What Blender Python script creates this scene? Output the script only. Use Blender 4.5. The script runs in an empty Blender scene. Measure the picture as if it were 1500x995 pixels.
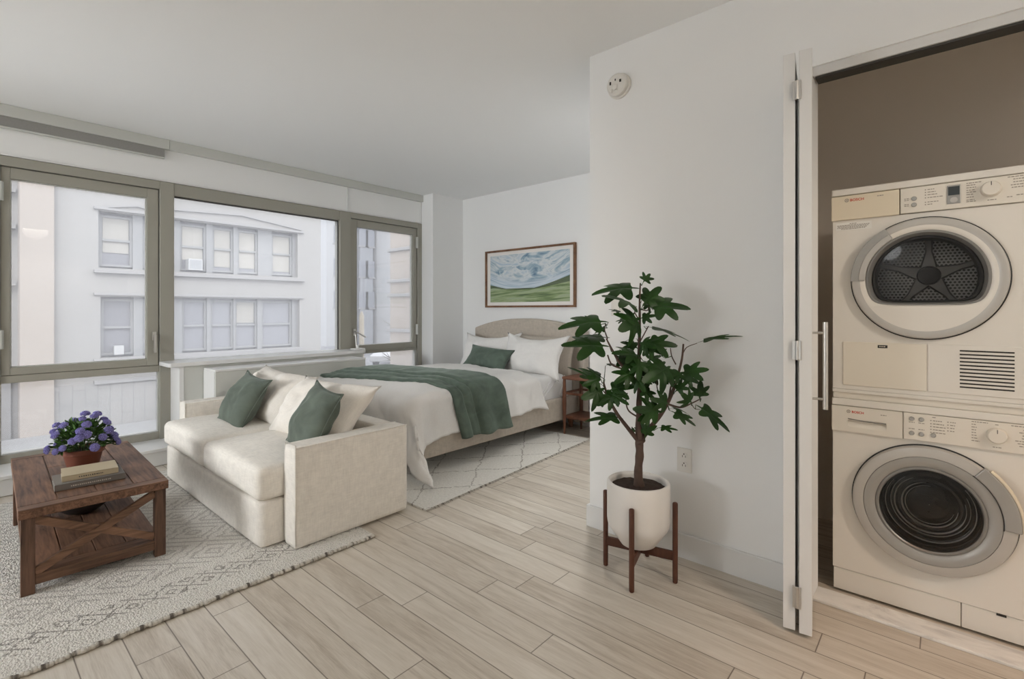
import bpy, bmesh, math, random
from math import sin, cos, pi, radians, hypot, atan2, sqrt
from mathutils import Vector, Matrix, noise, Euler

random.seed(11)
SC = bpy.context.scene
COL = SC.collection

# ------------------------------------------------------------------ helpers
def link(o, parent=None):
    COL.objects.link(o)
    if parent is not None:
        o.parent = parent
    return o

def tag(o, label=None, cat=None, group=None, kind=None):
    if label: o['label'] = label
    if cat: o['category'] = cat
    if group: o['group'] = group
    if kind: o['kind'] = kind
    return o

def thing(name, label, cat, loc=(0, 0, 0), rz=0.0, group=None):
    o = bpy.data.objects.new(name, None)
    o.empty_display_size = 0.05
    o.location = loc
    o.rotation_euler = (0, 0, rz)
    link(o)
    return tag(o, label, cat, group)

class MB:
    """collects shapes, builds ONE mesh object; coordinates are those of the parent"""
    def __init__(s):
        s.v = []; s.f = []
    def add(s, vs, fs):
        n = len(s.v)
        s.v += [tuple(p) for p in vs]
        s.f += [tuple(i + n for i in f) for f in fs]
        return s
    def box(s, x0, x1, y0, y1, z0, z1, M=None):
        vs = [Vector(p) for p in ((x0,y0,z0),(x1,y0,z0),(x1,y1,z0),(x0,y1,z0),(x0,y0,z1),(x1,y0,z1),(x1,y1,z1),(x0,y1,z1))]
        if M is not None: vs = [M @ p for p in vs]
        return s.add(vs, [(0,3,2,1),(4,5,6,7),(0,1,5,4),(1,2,6,5),(2,3,7,6),(3,0,4,7)])
    def bar(s, a, b, w, t, up=(0, 0, 1)):
        """rectangular bar from a to b, width w along up-ish, thickness t sideways"""
        a = Vector(a); b = Vector(b); d = (b - a).normalized(); up = Vector(up)
        sd = d.cross(up).normalized(); u2 = sd.cross(d).normalized()
        vs = []
        for p in (a, b):
            for i, j in ((-1,-1),(1,-1),(1,1),(-1,1)):
                vs.append(p + sd*(i*t/2) + u2*(j*w/2))
        return s.add(vs, [(0,3,2,1),(4,5,6,7),(0,1,5,4),(1,2,6,5),(2,3,7,6),(3,0,4,7)])
    def tube(s, pts, rad, seg=10, cap=True):
        pts = [Vector(p) for p in pts]
        if not hasattr(rad, '__len__'): rad = [rad]*len(pts)
        vs = []; fs = []
        ref = None
        for i, p in enumerate(pts):
            d = (pts[min(i+1, len(pts)-1)] - pts[max(i-1, 0)]).normalized()
            if ref is None:
                ref = d.cross(Vector((0, 0, 1)))
                if ref.length < 1e-3: ref = Vector((1, 0, 0))
            a = (ref - d*ref.dot(d)).normalized(); ref = a
            b = d.cross(a)
            for k in range(seg):
                t = 2*pi*k/seg
                vs.append(p + (a*cos(t) + b*sin(t))*rad[i])
        for i in range(len(pts)-1):
            for k in range(seg):
                k2 = (k+1) % seg
                fs.append((i*seg+k, i*seg+k2, (i+1)*seg+k2, (i+1)*seg+k))
        if cap:
            fs.append(tuple(range(seg))[::-1]); fs.append(tuple(range((len(pts)-1)*seg, len(pts)*seg)))
        return s.add(vs, fs)
    def lathe(s, prof, c=(0, 0, 0), seg=40, axis='z', cap0=True, cap1=True, ang=(0, 2*pi)):
        """prof: list of (r, h); axis z: h up; axis y: h goes along +y"""
        vs = []; fs = []; n = len(prof)
        full = abs(ang[1]-ang[0]-2*pi) < 1e-6
        m = seg if full else seg+1
        for r, h in prof:
            for k in range(m):
                t = ang[0] + (ang[1]-ang[0])*k/seg
                if axis == 'z': vs.append((c[0]+r*cos(t), c[1]+r*sin(t), c[2]+h))
                else: vs.append((c[0]+r*cos(t), c[1]+h, c[2]+r*sin(t)))
        for i in range(n-1):
            for k in range(seg):
                k2 = (k+1) % m
                q = (i*m+k, i*m+k2, (i+1)*m+k2, (i+1)*m+k)
                fs.append(q if axis == 'z' else q[::-1])
        if full:
            if cap0 and prof[0][0] > 1e-6: fs.append(tuple(range(m))[::-1] if axis == 'z' else tuple(range(m)))
            if cap1 and prof[-1][0] > 1e-6:
                q = tuple(range((n-1)*m, n*m)); fs.append(q if axis == 'z' else q[::-1])
        return s.add(vs, fs)
    def loft(s, rings, closed_ends=(False, False)):
        """rings: equal-length closed loops of points"""
        m = len(rings[0]); vs = [p for r in rings for p in r]; fs = []
        for i in range(len(rings)-1):
            for k in range(m):
                k2 = (k+1) % m
                fs.append((i*m+k, i*m+k2, (i+1)*m+k2, (i+1)*m+k))
        if closed_ends[0]: fs.append(tuple(range(m))[::-1])
        if closed_ends[1]: fs.append(tuple(range((len(rings)-1)*m, len(rings)*m)))
        return s.add(vs, fs)
    def grid(s, nx, ny, fn):
        vs = [fn(i/nx, j/ny) for j in range(ny+1) for i in range(nx+1)]
        fs = [(j*(nx+1)+i, j*(nx+1)+i+1, (j+1)*(nx+1)+i+1, (j+1)*(nx+1)+i) for j in range(ny) for i in range(nx)]
        return s.add(vs, fs)
    def prism(s, poly, y0, y1):
        """poly in (x, z), extruded along y"""
        n = len(poly)
        vs = [(x, y0, z) for x, z in poly] + [(x, y1, z) for x, z in poly]
        fs = [tuple(range(n)), tuple(range(n, 2*n))[::-1]] + [(i, i+n, (i+1) % n + n, (i+1) % n) for i in range(n)]
        return s.add(vs, fs)
    def build(s, name, mat, parent=None, bevel=0.0, smooth=False, segs=2, sub=0, solid=0.0, recalc=True, merge=0.0):
        me = bpy.data.meshes.new(name)
        me.from_pydata([tuple(p) for p in s.v], [], s.f)
        bm = bmesh.new(); bm.from_mesh(me)
        if merge: bmesh.ops.remove_doubles(bm, verts=bm.verts, dist=merge)
        if recalc: bmesh.ops.recalc_face_normals(bm, faces=bm.faces)
        bm.to_mesh(me); bm.free()
        me.materials.append(mat)
        o = bpy.data.objects.new(name, me)
        if smooth:
            me.polygons.foreach_set('use_smooth', [True]*len(me.polygons))
            if smooth == 'auto': me.set_sharp_from_angle(angle=radians(35))
        if solid:
            m = o.modifiers.new('solid', 'SOLIDIFY'); m.thickness = solid; m.offset = 0
        if sub:
            m = o.modifiers.new('sub', 'SUBSURF'); m.levels = sub; m.render_levels = sub
        if bevel:
            m = o.modifiers.new('bevel', 'BEVEL'); m.width = bevel; m.segments = segs; m.limit_method = 'ANGLE'; m.angle_limit = radians(40)
            m.harden_normals = False
        link(o, parent)
        return o

def bx(name, mat, parent, *b, bevel=0.0, segs=2):
    return MB().box(*b).build(name, mat, parent, bevel=bevel, segs=segs)

def structure(o, label=None, cat=None):
    o['kind'] = 'structure'
    if label: o['label'] = label
    if cat: o['category'] = cat
    return o

def text_obj(name, body, size, mat, parent, M, extrude=0.0004, align='LEFT', bold=0.0):
    cu = bpy.data.curves.new(name, 'FONT'); cu.body = body; cu.size = size; cu.extrude = extrude; cu.align_x = align
    cu.offset = bold
    t = bpy.data.objects.new(name + '_src', cu); COL.objects.link(t)
    dg = bpy.context.evaluated_depsgraph_get()
    me = bpy.data.meshes.new_from_object(t.evaluated_get(dg))
    bpy.data.objects.remove(t); bpy.data.curves.remove(cu)
    me.transform(M); me.materials.clear(); me.materials.append(mat)
    o = bpy.data.objects.new(name, me); link(o, parent)
    return o

# ------------------------------------------------------------------ materials
class NT:
    def __init__(s, name):
        s.m = bpy.data.materials.new(name); s.m.use_nodes = True
        s.t = s.m.node_tree; s.t.nodes.clear()
        s.out = s.t.nodes.new('ShaderNodeOutputMaterial')
    def n(s, typ, **kw):
        x = s.t.nodes.new(typ)
        for k, v in kw.items():
            if k in x.inputs: s.set(x.inputs[k], v)
            else: setattr(x, k, v)
        return x
    def set(s, sock, v):
        if hasattr(v, 'is_output') or hasattr(v, 'links'): s.t.links.new(v, sock)
        else:
            if sock.type == 'RGBA' and len(v) == 3: v = (*v, 1)
            sock.default_value = v
    def M(s, op, a, b=0.0, c=0.0, clamp=False):
        x = s.t.nodes.new('ShaderNodeMath'); x.operation = op; x.use_clamp = clamp
        for i, v in enumerate((a, b, c)): s.set(x.inputs[i], v)
        return x.outputs[0]
    def mix(s, f, a, b, blend='MIX'):
        x = s.t.nodes.new('ShaderNodeMix'); x.data_type = 'RGBA'; x.blend_type = blend
        s.set(x.inputs[0], f); s.set(x.inputs[6], a); s.set(x.inputs[7], b)
        return x.outputs[2]
    def ramp(s, f, stops, interp='LINEAR'):
        x = s.t.nodes.new('ShaderNodeValToRGB'); x.color_ramp.interpolation = interp
        e = x.color_ramp.elements
        while len(e) < len(stops): e.new(0.5)
        for k, (p, c) in enumerate(stops):
            e[k].position = p; e[k].color = (*c, 1) if len(c) == 3 else c
        s.set(x.inputs[0], f); return x.outputs[0]
    def noise(s, vec, scale, detail=3.0, rough=0.5, dist=0.0, out='Fac'):
        x = s.n('ShaderNodeTexNoise'); s.set(x.inputs['Vector'], vec)
        x.inputs['Scale'].default_value = scale; x.inputs['Detail'].default_value = detail
        x.inputs['Roughness'].default_value = rough; x.inputs['Distortion'].default_value = dist
        return x.outputs[out]
    def obj(s): return s.n('ShaderNodeTexCoord').outputs['Object']
    def pos(s): return s.n('ShaderNodeNewGeometry').outputs['Position']
    def sep(s, v):
        x = s.n('ShaderNodeSeparateXYZ'); s.set(x.inputs[0], v); return x.outputs
    def comb(s, a, b, c):
        x = s.n('ShaderNodeCombineXYZ')
        for i, v in enumerate((a, b, c)): s.set(x.inputs[i], v)
        return x.outputs[0]
    def scale(s, v, sc):
        x = s.n('ShaderNodeMapping'); s.set(x.inputs['Vector'], v); x.inputs['Scale'].default_value = sc; return x.outputs[0]
    def bump(s, h, strength=0.3, dist=0.002):
        x = s.n('ShaderNodeBump'); s.set(x.inputs['Height'], h); x.inputs['Strength'].default_value = strength
        x.inputs['Distance'].default_value = dist; return x.outputs[0]
    def bsdf(s, color, rough=0.5, metal=0.0, spec=0.5, normal=None, **kw):
        x = s.n('ShaderNodeBsdfPrincipled')
        s.set(x.inputs['Base Color'], color); s.set(x.inputs['Roughness'], rough); s.set(x.inputs['Metallic'], metal)
        s.set(x.inputs['Specular IOR Level'], spec)
        if normal is not None: s.set(x.inputs['Normal'], normal)
        for k, v in kw.items(): s.set(x.inputs[k], v)
        return x.outputs[0]
    def done(s, sh):
        s.t.links.new(sh, s.out.inputs[0]); return s.m

def plain(name, col, rough=0.5, metal=0.0, spec=0.5, var=0.04, vscale=6.0, bump=0.0, bscale=200.0, **kw):
    t = NT(name); p = t.obj()
    f = t.noise(p, vscale, 3)
    c = t.mix(f, tuple(x*(1-var) for x in col), tuple(min(1, x*(1+var)) for x in col))
    nrm = t.bump(t.noise(p, bscale, 2), bump) if bump else None
    return t.done(t.bsdf(c, rough, metal, spec, nrm, **kw))

def fabric(name, col, weave=420.0, strength=0.35, var=0.08, sheen=0.15, rough=0.9, soft=5.0):
    t = NT(name); p = t.obj()
    s1 = t.noise(t.scale(p, (weave, weave*0.12, weave*0.12)), 1.0, 2)
    s2 = t.noise(t.scale(p, (weave*0.12, weave, weave*0.12)), 1.0, 2)
    s3 = t.noise(t.scale(p, (weave*0.12, weave*0.12, weave)), 1.0, 2)
    h = t.M('MULTIPLY', t.M('ADD', t.M('ADD', s1, s2), s3), 0.3333)
    big = t.noise(p, soft, 3)
    f = t.M('ADD', t.M('MULTIPLY', h, 0.92), t.M('MULTIPLY', big, 0.08))
    c = t.ramp(f, [(0.36, tuple(x*(1-2.2*var) for x in col)), (0.64, tuple(min(1, x*(1+1.4*var)) for x in col))])
    return t.done(t.bsdf(c, rough, 0, 0.25, t.bump(h, strength, 0.0015), **{'Sheen Weight': sheen*0.4, 'Sheen Roughness': 0.5}))

def velvet(name, col):
    t = NT(name); p = t.obj()
    f = t.noise(p, 9.0, 4, 0.6, 0.6)
    c = t.ramp(f, [(0.3, tuple(x*0.80 for x in col)), (0.7, tuple(x*1.25 for x in col))])
    return t.done(t.bsdf(c, 0.75, 0, 0.2, t.bump(t.noise(p, 500, 2), 0.15, 0.001), **{'Sheen Weight': 0.30, 'Sheen Roughness': 0.35, 'Sheen Tint': (0.62, 0.70, 0.64, 1)}))

def wood(name, dark, light, stretch=(3, 40, 40), rough=0.5, knots=0.3, bump=0.15):
    t = NT(name); p = t.obj()
    q = t.scale(p, stretch)
    n1 = t.noise(q, 1.0, 5, 0.6, knots)
    n2 = t.noise(t.scale(p, tuple(x*4 for x in stretch)), 1.0, 3, 0.6)
    n3 = t.noise(p, 5.0, 2)
    f = t.M('ADD', t.M('ADD', t.M('MULTIPLY', n1, 0.55), t.M('MULTIPLY', n2, 0.2)), t.M('MULTIPLY', n3, 0.25))
    c = t.ramp(f, [(0.36, dark), (0.5, tuple((a+b)/2 for a, b in zip(dark, light))), (0.66, light)])
    rn = t.n('ShaderNodeObjectInfo').outputs['Random']
    hs = t.n('ShaderNodeHueSaturation'); t.set(hs.inputs['Value'], t.M('ADD', 0.80, t.M('MULTIPLY', rn, 0.42))); t.set(hs.inputs['Color'], c); c = hs.outputs[0]
    return t.done(t.bsdf(c, rough, 0, 0.35, t.bump(n2, bump, 0.001)))

def floor_mat():
    t = NT('oak_floor'); x, y, z = t.sep(t.pos())
    W = 0.1325; Lg = 1.05
    r = t.M('DIVIDE', t.M('ADD', t.M('SUBTRACT', y, 0.539), 40*W), W)
    row = t.M('FLOOR', r); fr = t.M('FRACT', r)
    wn = t.n('ShaderNodeTexWhiteNoise', noise_dimensions='1D'); t.set(wn.inputs['W'], row)
    off = t.M('MULTIPLY', wn.outputs['Value'], Lg)
    wn2 = t.n('ShaderNodeTexWhiteNoise', noise_dimensions='1D'); t.set(wn2.inputs['W'], t.M('ADD', row, 77.3))
    ln = t.M('ADD', 0.72, t.M('MULTIPLY', wn2.outputs['Value'], 0.7))
    u = t.M('DIVIDE', t.M('ADD', t.M('ADD', x, off), 30.0), ln)
    cell = t.M('FLOOR', u); fu = t.M('FRACT', u)
    idn = t.n('ShaderNodeTexWhiteNoise', noise_dimensions='2D'); t.set(idn.inputs['Vector'], t.comb(row, cell, 0.0))
    pid = idn.outputs['Value']
    ey = t.M('MULTIPLY', t.M('MINIMUM', fr, t.M('SUBTRACT', 1.0, fr)), W)
    ex = t.M('MULTIPLY', t.M('MINIMUM', fu, t.M('SUBTRACT', 1.0, fu)), ln)
    e = t.M('MINIMUM', ey, ex)
    seam = t.M('SMOOTH_MIN', t.M('DIVIDE', e, 0.0030), 1.0, 0.1)
    g = t.comb(t.M('ADD', t.M('MULTIPLY', x, 2.2), t.M('MULTIPLY', pid, 50.0)), t.M('ADD', t.M('MULTIPLY', y, 24.0), t.M('MULTIPLY', pid, 31.0)), 0.0)
    grain = t.noise(g, 1.0, 6, 0.62, 0.9)
    fine = t.noise(t.comb(t.M('MULTIPLY', x, 14.0), t.M('MULTIPLY', y, 260.0), pid), 1.0, 3, 0.6)
    f = t.M('ADD', t.M('ADD', t.M('MULTIPLY', grain, 0.58), t.M('MULTIPLY', fine, 0.28)), t.M('MULTIPLY', pid, 0.14))
    c = t.ramp(f, [(0.33, (0.405, 0.348, 0.282)), (0.5, (0.565, 0.512, 0.440)), (0.66, (0.65, 0.603, 0.532))])
    c = t.mix(seam, (0.10, 0.075, 0.055), c)
    h = t.M('ADD', seam, t.M('MULTIPLY', fine, 0.12))
    rough = t.M('ADD', 0.30, t.M('MULTIPLY', fine, 0.18))
    return t.done(t.bsdf(c, rough, 0, 0.42, t.bump(h, 0.25, 0.0015)))

def wall_mat(name, col, rough=0.7):
    t = NT(name); p = t.pos()
    return t.done(t.bsdf(col, rough, 0, 0.3, t.bump(t.noise(p, 160, 2), 0.04, 0.001)))

def rug_pattern_mat():
    """off-white woven rug with rows of grey outlined diamonds and a darker band of diamonds near its edge"""
    t = NT('woven_rug'); p = t.pos(); x, y, z = t.sep(p)
    wob = t.noise(p, 26, 3)
    wob2 = t.M('MULTIPLY', t.M('SUBTRACT', wob, 0.5), 0.05)
    u = t.M('ADD', y, wob2)                                   # along the edge
    w = t.M('ADD', t.M('ADD', x, 2.26), wob2)                 # 0 at the edge, negative inward
    d = t.M('MULTIPLY', w, -1.0)
    def tri(v, period):
        q = t.M('FRACT', t.M('DIVIDE', v, period))
        return t.M('MULTIPLY', t.M('ABSOLUTE', t.M('SUBTRACT', q, 0.5)), 2.0)   # 1..0..1
    def diamonds(per_u, per_d, rings, width):
        s = t.M('ADD', tri(u, per_u), tri(d, per_d))
        k = t.M('FRACT', t.M('MULTIPLY', s, rings))
        return t.M('LESS_THAN', t.M('ABSOLUTE', t.M('SUBTRACT', k, 0.5)), width)
    big = diamonds(0.34, 0.30, 2.5, 0.15)
    small = diamonds(0.135, 0.125, 1.5, 0.13)
    band = t.M('MULTIPLY', t.M('GREATER_THAN', d, 0.14), t.M('LESS_THAN', d, 0.27))
    inner = t.M('GREATER_THAN', d, 0.34)
    m = t.M('ADD', t.M('MULTIPLY', t.M('MULTIPLY', big, inner), 0.55), t.M('MULTIPLY', t.M('MULTIPLY', small, band), 0.9))
    yarn = t.noise(t.scale(p, (70, 110, 70)), 1.0, 3, 0.7)
    m = t.M('MULTIPLY', m, t.M('ADD', 0.25, t.M('MULTIPLY', yarn, 1.2)), clamp=True)
    fleck = t.M('GREATER_THAN', t.noise(t.scale(p, (90, 170, 90)), 1.0, 3, 0.75), 0.56)
    m = t.M('MAXIMUM', m, t.M('MULTIPLY', fleck, 0.46))
    base = t.mix(t.noise(p, 6, 3), (0.60, 0.575, 0.53), (0.72, 0.70, 0.655))
    c = t.mix(m, base, (0.19, 0.175, 0.155))
    vor = t.n('ShaderNodeTexVoronoi'); t.set(vor.inputs['Vector'], t.scale(p, (95, 140, 95))); vor.inputs['Scale'].default_value = 1.0
    h = t.M('ADD', vor.outputs['Distance'], t.M('MULTIPLY', yarn, 0.8))
    return t.done(t.bsdf(c, 0.95, 0, 0.1, t.bump(h, 0.8, 0.006), **{'Sheen Weight': 0.2}))

def shag_rug_mat():
    t = NT('shag_rug'); p = t.pos(); x, y, z = t.sep(p)
    n = t.noise(p, 9, 3); wob = t.M('MULTIPLY', t.M('SUBTRACT', n, 0.5), 0.10)
    a = t.M('ADD', t.M('ADD', t.M('MULTIPLY', x, 1.0), t.M('MULTIPLY', y, 0.78)), wob)
    b = t.M('ADD', t.M('SUBTRACT', t.M('MULTIPLY', x, 1.0), t.M('MULTIPLY', y, 0.78)), wob)
    def line(v, per):
        q = t.M('FRACT', t.M('DIVIDE', t.M('ADD', v, 20.0), per))
        return t.M('LESS_THAN', t.M('ABSOLUTE', t.M('SUBTRACT', q, 0.5)), 0.019)
    yarn = t.noise(p, 75, 4, 0.75)
    m = t.M('MAXIMUM', line(a, 0.40), line(b, 0.40))
    m = t.M('MULTIPLY', m, t.M('MULTIPLY', t.M('GREATER_THAN', t.noise(p, 60, 3, 0.7), 0.46), 0.8))
    base = t.mix(yarn, (0.44, 0.42, 0.37), (0.95, 0.93, 0.88))
    c = t.mix(m, base, (0.26, 0.235, 0.20))
    return t.done(t.bsdf(c, 1.0, 0, 0.05, t.bump(t.M('ADD', yarn, t.M('MULTIPLY', n, 0.6)), 0.9, 0.008), **{'Sheen Weight': 0.2}))

def landscape_mat():
    """loose painted landscape: blue and white cloudy sky sweeping down to pale green fields and a dark hill at the right"""
    t = NT('landscape_print'); x, y, z = t.sep(t.obj())       # x -0.5..0.5, z -0.5..0.5
    u = t.M('ADD', x, 0.5); v = t.M('ADD', z, 0.5)
    sweep = t.M('MULTIPLY', t.M('POWER', t.M('ABSOLUTE', t.M('SUBTRACT', u, 0.48)), 2.0), 0.75)
    vs = t.M('SUBTRACT', v, sweep)
    q = t.comb(t.M('MULTIPLY', u, 3.6), t.M('MULTIPLY', vs, 4.2), 1.7)
    n = t.noise(q, 1.25, 4, 0.55, 1.1)
    sky = t.ramp(n, [(0.33, (0.13, 0.22, 0.33)), (0.45, (0.35, 0.46, 0.54)), (0.55, (0.66, 0.69, 0.70)), (0.68, (0.42, 0.53, 0.62))])
    st = t.noise(t.comb(t.M('MULTIPLY', u, 1.5), t.M('MULTIPLY', vs, 26.0), 0.0), 1.0, 3)
    streak = t.ramp(st, [(0.35, (0.20, 0.34, 0.45)), (0.5, (0.62, 0.68, 0.74)), (0.65, (0.40, 0.52, 0.62))])
    low = t.ramp(vs, [(0.36, (0, 0, 0)), (0.50, (1, 1, 1))])
    sky = t.mix(low, streak, sky)
    gn = t.noise(t.comb(t.M('MULTIPLY', u, 2.2), t.M('MULTIPLY', t.M('ADD', v, t.M('MULTIPLY', u, -0.12)), 17.0), 3.0), 1.0, 4, 0.6, 0.5)
    grass = t.ramp(gn, [(0.33, (0.07, 0.11, 0.055)), (0.45, (0.22, 0.30, 0.14)), (0.56, (0.36, 0.43, 0.26)), (0.68, (0.30, 0.36, 0.27))])
    hill = t.M('ADD', 0.285, t.M('MULTIPLY', t.M('POWER', t.M('MAXIMUM', t.M('SUBTRACT', u, 0.58), 0.0), 1.2), 0.62))
    lump = t.M('MULTIPLY', t.M('MAXIMUM', t.M('SUBTRACT', 0.22, u), 0.0), 0.40)
    hor = t.M('ADD', hill, lump)
    dk = t.M('MULTIPLY', t.M('GREATER_THAN', v, t.M('SUBTRACT', hor, t.M('ADD', 0.02, t.M('MULTIPLY', t.M('SUBTRACT', hor, 0.285), 0.45)))), 0.8)
    grass = t.mix(dk, grass, (0.075, 0.10, 0.065))
    c = t.mix(t.M('LESS_THAN', v, hor), sky, grass)
    return t.done(t.bsdf(c, 0.6, 0, 0.3))

def glass_pane(name, haze=0.14, tint=(0.97, 0.98, 0.99), gloss=0.06):
    t = NT(name)
    tr = t.n('ShaderNodeBsdfTransparent'); t.set(tr.inputs[0], tint)
    gl = t.n('ShaderNodeBsdfGlossy'); gl.inputs['Roughness'].default_value = 0.02
    fr = t.n('ShaderNodeFresnel'); fr.inputs['IOR'].default_value = 1.45
    m1 = t.n('ShaderNodeMixShader'); t.set(m1.inputs[0], t.M('MULTIPLY', fr.outputs[0], gloss/0.06))
    t.t.links.new(tr.outputs[0], m1.inputs[1]); t.t.links.new(gl.outputs[0], m1.inputs[2])
    if haze:
        tl = t.n('ShaderNodeBsdfTranslucent'); t.set(tl.inputs[0], (0.93, 0.94, 0.97))
        n = t.noise(t.pos(), 1.3, 4, 0.6, 0.8)
        f = t.M('MULTIPLY', haze, t.M('ADD', 0.75, t.M('MULTIPLY', n, 0.5)))
        m2 = t.n('ShaderNodeMixShader'); t.set(m2.inputs[0], f)
        t.t.links.new(m1.outputs[0], m2.inputs[1]); t.t.links.new(tl.outputs[0], m2.inputs[2])
        return t.done(m2.outputs[0])
    return t.done(m1.outputs[0])

def perforated(name):
    t = NT(name); x, y, z = t.sep(t.obj())
    P = 0.0135
    a = t.M('DIVIDE', x, P); row = t.M('DIVIDE', z, P*0.88)
    sh = t.M('MULTIPLY', t.M('MODULO', t.M('ABSOLUTE', t.M('FLOOR', row)), 2.0), 0.5)
    fx = t.M('SUBTRACT', t.M('FRACT', t.M('ADD', a, sh)), 0.5); fz = t.M('SUBTRACT', t.M('FRACT', row), 0.5)
    d = t.M('SQRT', t.M('ADD', t.M('MULTIPLY', fx, fx), t.M('MULTIPLY', fz, fz)))
    hole = t.M('LESS_THAN', d, 0.33)
    c = t.mix(hole, (0.42, 0.42, 0.41), (0.006, 0.006, 0.006))
    met = t.M('SUBTRACT', 0.8, t.M('MULTIPLY', hole, 0.8))
    return t.done(t.bsdf(c, 0.38, met, 0.4, t.bump(t.M('SUBTRACT', 1.0, hole), 0.4, 0.002)))

M = {}
M['wall'] = wall_mat('white_paint', (0.83, 0.835, 0.835))
M['ceil'] = wall_mat('ceiling_paint', (0.87, 0.88, 0.885))
M['trimw'] = plain('white_trim', (0.73, 0.73, 0.725), 0.4, var=0.01)
M['closet'] = wall_mat('taupe_paint', (0.84, 0.78, 0.71))
M['floor'] = floor_mat()
M['frame'] = plain('olive_grey_aluminium', (0.33, 0.32, 0.275), 0.42, var=0.03)
M['frame_dk'] = plain('dark_gasket', (0.05, 0.048, 0.042), 0.6)
M['glass'] = glass_pane('window_glass', 0.15)
M['chrome'] = plain('brushed_steel', (0.62, 0.61, 0.59), 0.3, 1.0)
M['panelgrey'] = plain('pale_grey_panel', (0.56, 0.57, 0.54), 0.5, var=0.02)
M['shade'] = fabric('grey_shade_cloth', (0.30, 0.295, 0.285), 700, 0.1, 0.03, 0.0)
M['linen'] = fabric('ivory_linen', (0.735, 0.70, 0.645), 210, 0.32, 0.055, 0.1)
M['linen2'] = fabric('ivory_cushion_linen', (0.74, 0.70, 0.645), 240, 0.22, 0.035, 0.1)
M['bedlinen'] = fabric('oatmeal_upholstery', (0.50, 0.445, 0.38), 220, 0.30, 0.07, 0.1)
M['white_cotton'] = fabric('white_cotton', (0.76, 0.745, 0.725), 500, 0.12, 0.02, 0.1, soft=7)
M['sheet'] = fabric('white_sheet', (0.78, 0.775, 0.77), 600, 0.08, 0.02, 0.05)
M['oat_pillow'] = fabric('oatmeal_pillow_linen', (0.47, 0.42, 0.36), 420, 0.25, 0.05, 0.1)
M['green'] = velvet('sage_velvet', (0.095, 0.115, 0.095))
M['green2'] = velvet('sage_throw_velvet', (0.098, 0.130, 0.105))
M['walnut'] = wood('walnut', (0.085, 0.032, 0.018), (0.20, 0.085, 0.048), (14, 14, 3), 0.4)
M['standwood'] = wood('dark_walnut_stand', (0.055, 0.020, 0.012), (0.115, 0.045, 0.026), (20, 20, 4), 0.45)
M['rustic'] = wood('rustic_brown_wood', (0.040, 0.019, 0.011), (0.220, 0.114, 0.068), (3.0, 34, 34), 0.6, 1.2, 0.3)
M['rustic_y'] = wood('rustic_brown_wood_cross', (0.044, 0.021, 0.012), (0.230, 0.124, 0.075), (34, 3.0, 34), 0.6, 1.2, 0.3)
M['rug'] = rug_pattern_mat()
M['rug_fringe'] = None
M['shag'] = shag_rug_mat()
M['pot_white'] = plain('white_ceramic', (0.74, 0.71, 0.68), 0.35, var=0.01)
M['terracotta'] = plain('terracotta', (0.155, 0.047, 0.026), 0.7, var=0.15, vscale=14, bump=0.1)
M['soil'] = plain('dark_soil', (0.035, 0.020, 0.014), 0.95, var=0.5, vscale=90, bump=0.9, bscale=140)
M['bark'] = plain('brown_bark', (0.085, 0.052, 0.040), 0.85, var=0.3, vscale=40, bump=0.6, bscale=120)
M['leaf'] = plain('dark_green_leaf', (0.013, 0.047, 0.006), 0.40, var=0.9, vscale=10, spec=0.3)
M['leaf2'] = plain('small_green_leaf', (0.055, 0.125, 0.026), 0.5, var=0.5, vscale=60)
M['petal'] = plain('violet_blue_petals', (0.245, 0.225, 0.50), 0.8, var=0.3, vscale=160, bump=0.8, bscale=260)
M['stem'] = plain('green_stem', (0.05, 0.10, 0.03), 0.6)
M['bookkraft'] = plain('tan_book_cloth', (0.43, 0.36, 0.25), 0.75, bump=0.1, bscale=500)
M['bookgrey'] = plain('grey_book_cloth', (0.155, 0.140, 0.125), 0.7, bump=0.1, bscale=500)
M['pages'] = plain('paper_pages', (0.62, 0.57, 0.47), 0.9, bump=0.2, bscale=400)
M['ink'] = plain('dark_ink', (0.05, 0.045, 0.04), 0.6)
M['inklight'] = plain('pale_lettering', (0.50, 0.46, 0.40), 0.6)
M['bowl'] = plain('black_bowl', (0.018, 0.016, 0.015), 0.5, bump=0.2, bscale=80)
M['enamel'] = plain('cream_enamel', (0.74, 0.71, 0.66), 0.3, var=0.01)
M['cream'] = plain('cream_plastic', (0.74, 0.66, 0.52), 0.4, var=0.01)
M['fascia'] = plain('pale_plastic', (0.73, 0.69, 0.62), 0.4, var=0.01)
M['silver'] = plain('silver_plastic', (0.36, 0.355, 0.34), 0.38, 0.3, var=0.02)
M['silver_lt'] = plain('light_silver_plastic', (0.50, 0.485, 0.46), 0.38, 0.25, var=0.02)
M['silver_dk'] = plain('dark_silver_plastic', (0.23, 0.225, 0.215), 0.35, 0.3)
M['black'] = plain('black_rubber', (0.012, 0.012, 0.012), 0.45)
M['blackgl'] = plain('gloss_black', (0.014, 0.014, 0.014), 0.16)
M['drumsteel'] = plain('drum_steel', (0.26, 0.255, 0.25), 0.42, 0.8, var=0.06)
M['perf'] = perforated('perforated_drum')
M['doorglass'] = glass_pane('door_glass', 0.0, (0.62, 0.61, 0.60), 0.075)
M['red'] = plain('red_print', (0.55, 0.06, 0.025), 0.5)
M['print'] = plain('grey_print', (0.30, 0.27, 0.235), 0.6)
M['label'] = plain('paper_sticker', (0.80, 0.79, 0.76), 0.6)
M['lcd'] = plain('display_screen', (0.045, 0.055, 0.06), 0.15)
M['marble'] = None
M['plastic'] = plain('white_plastic', (0.72, 0.70, 0.66), 0.45, var=0.01)
M['slot'] = plain('dark_slot', (0.02, 0.018, 0.016), 0.7)
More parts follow.
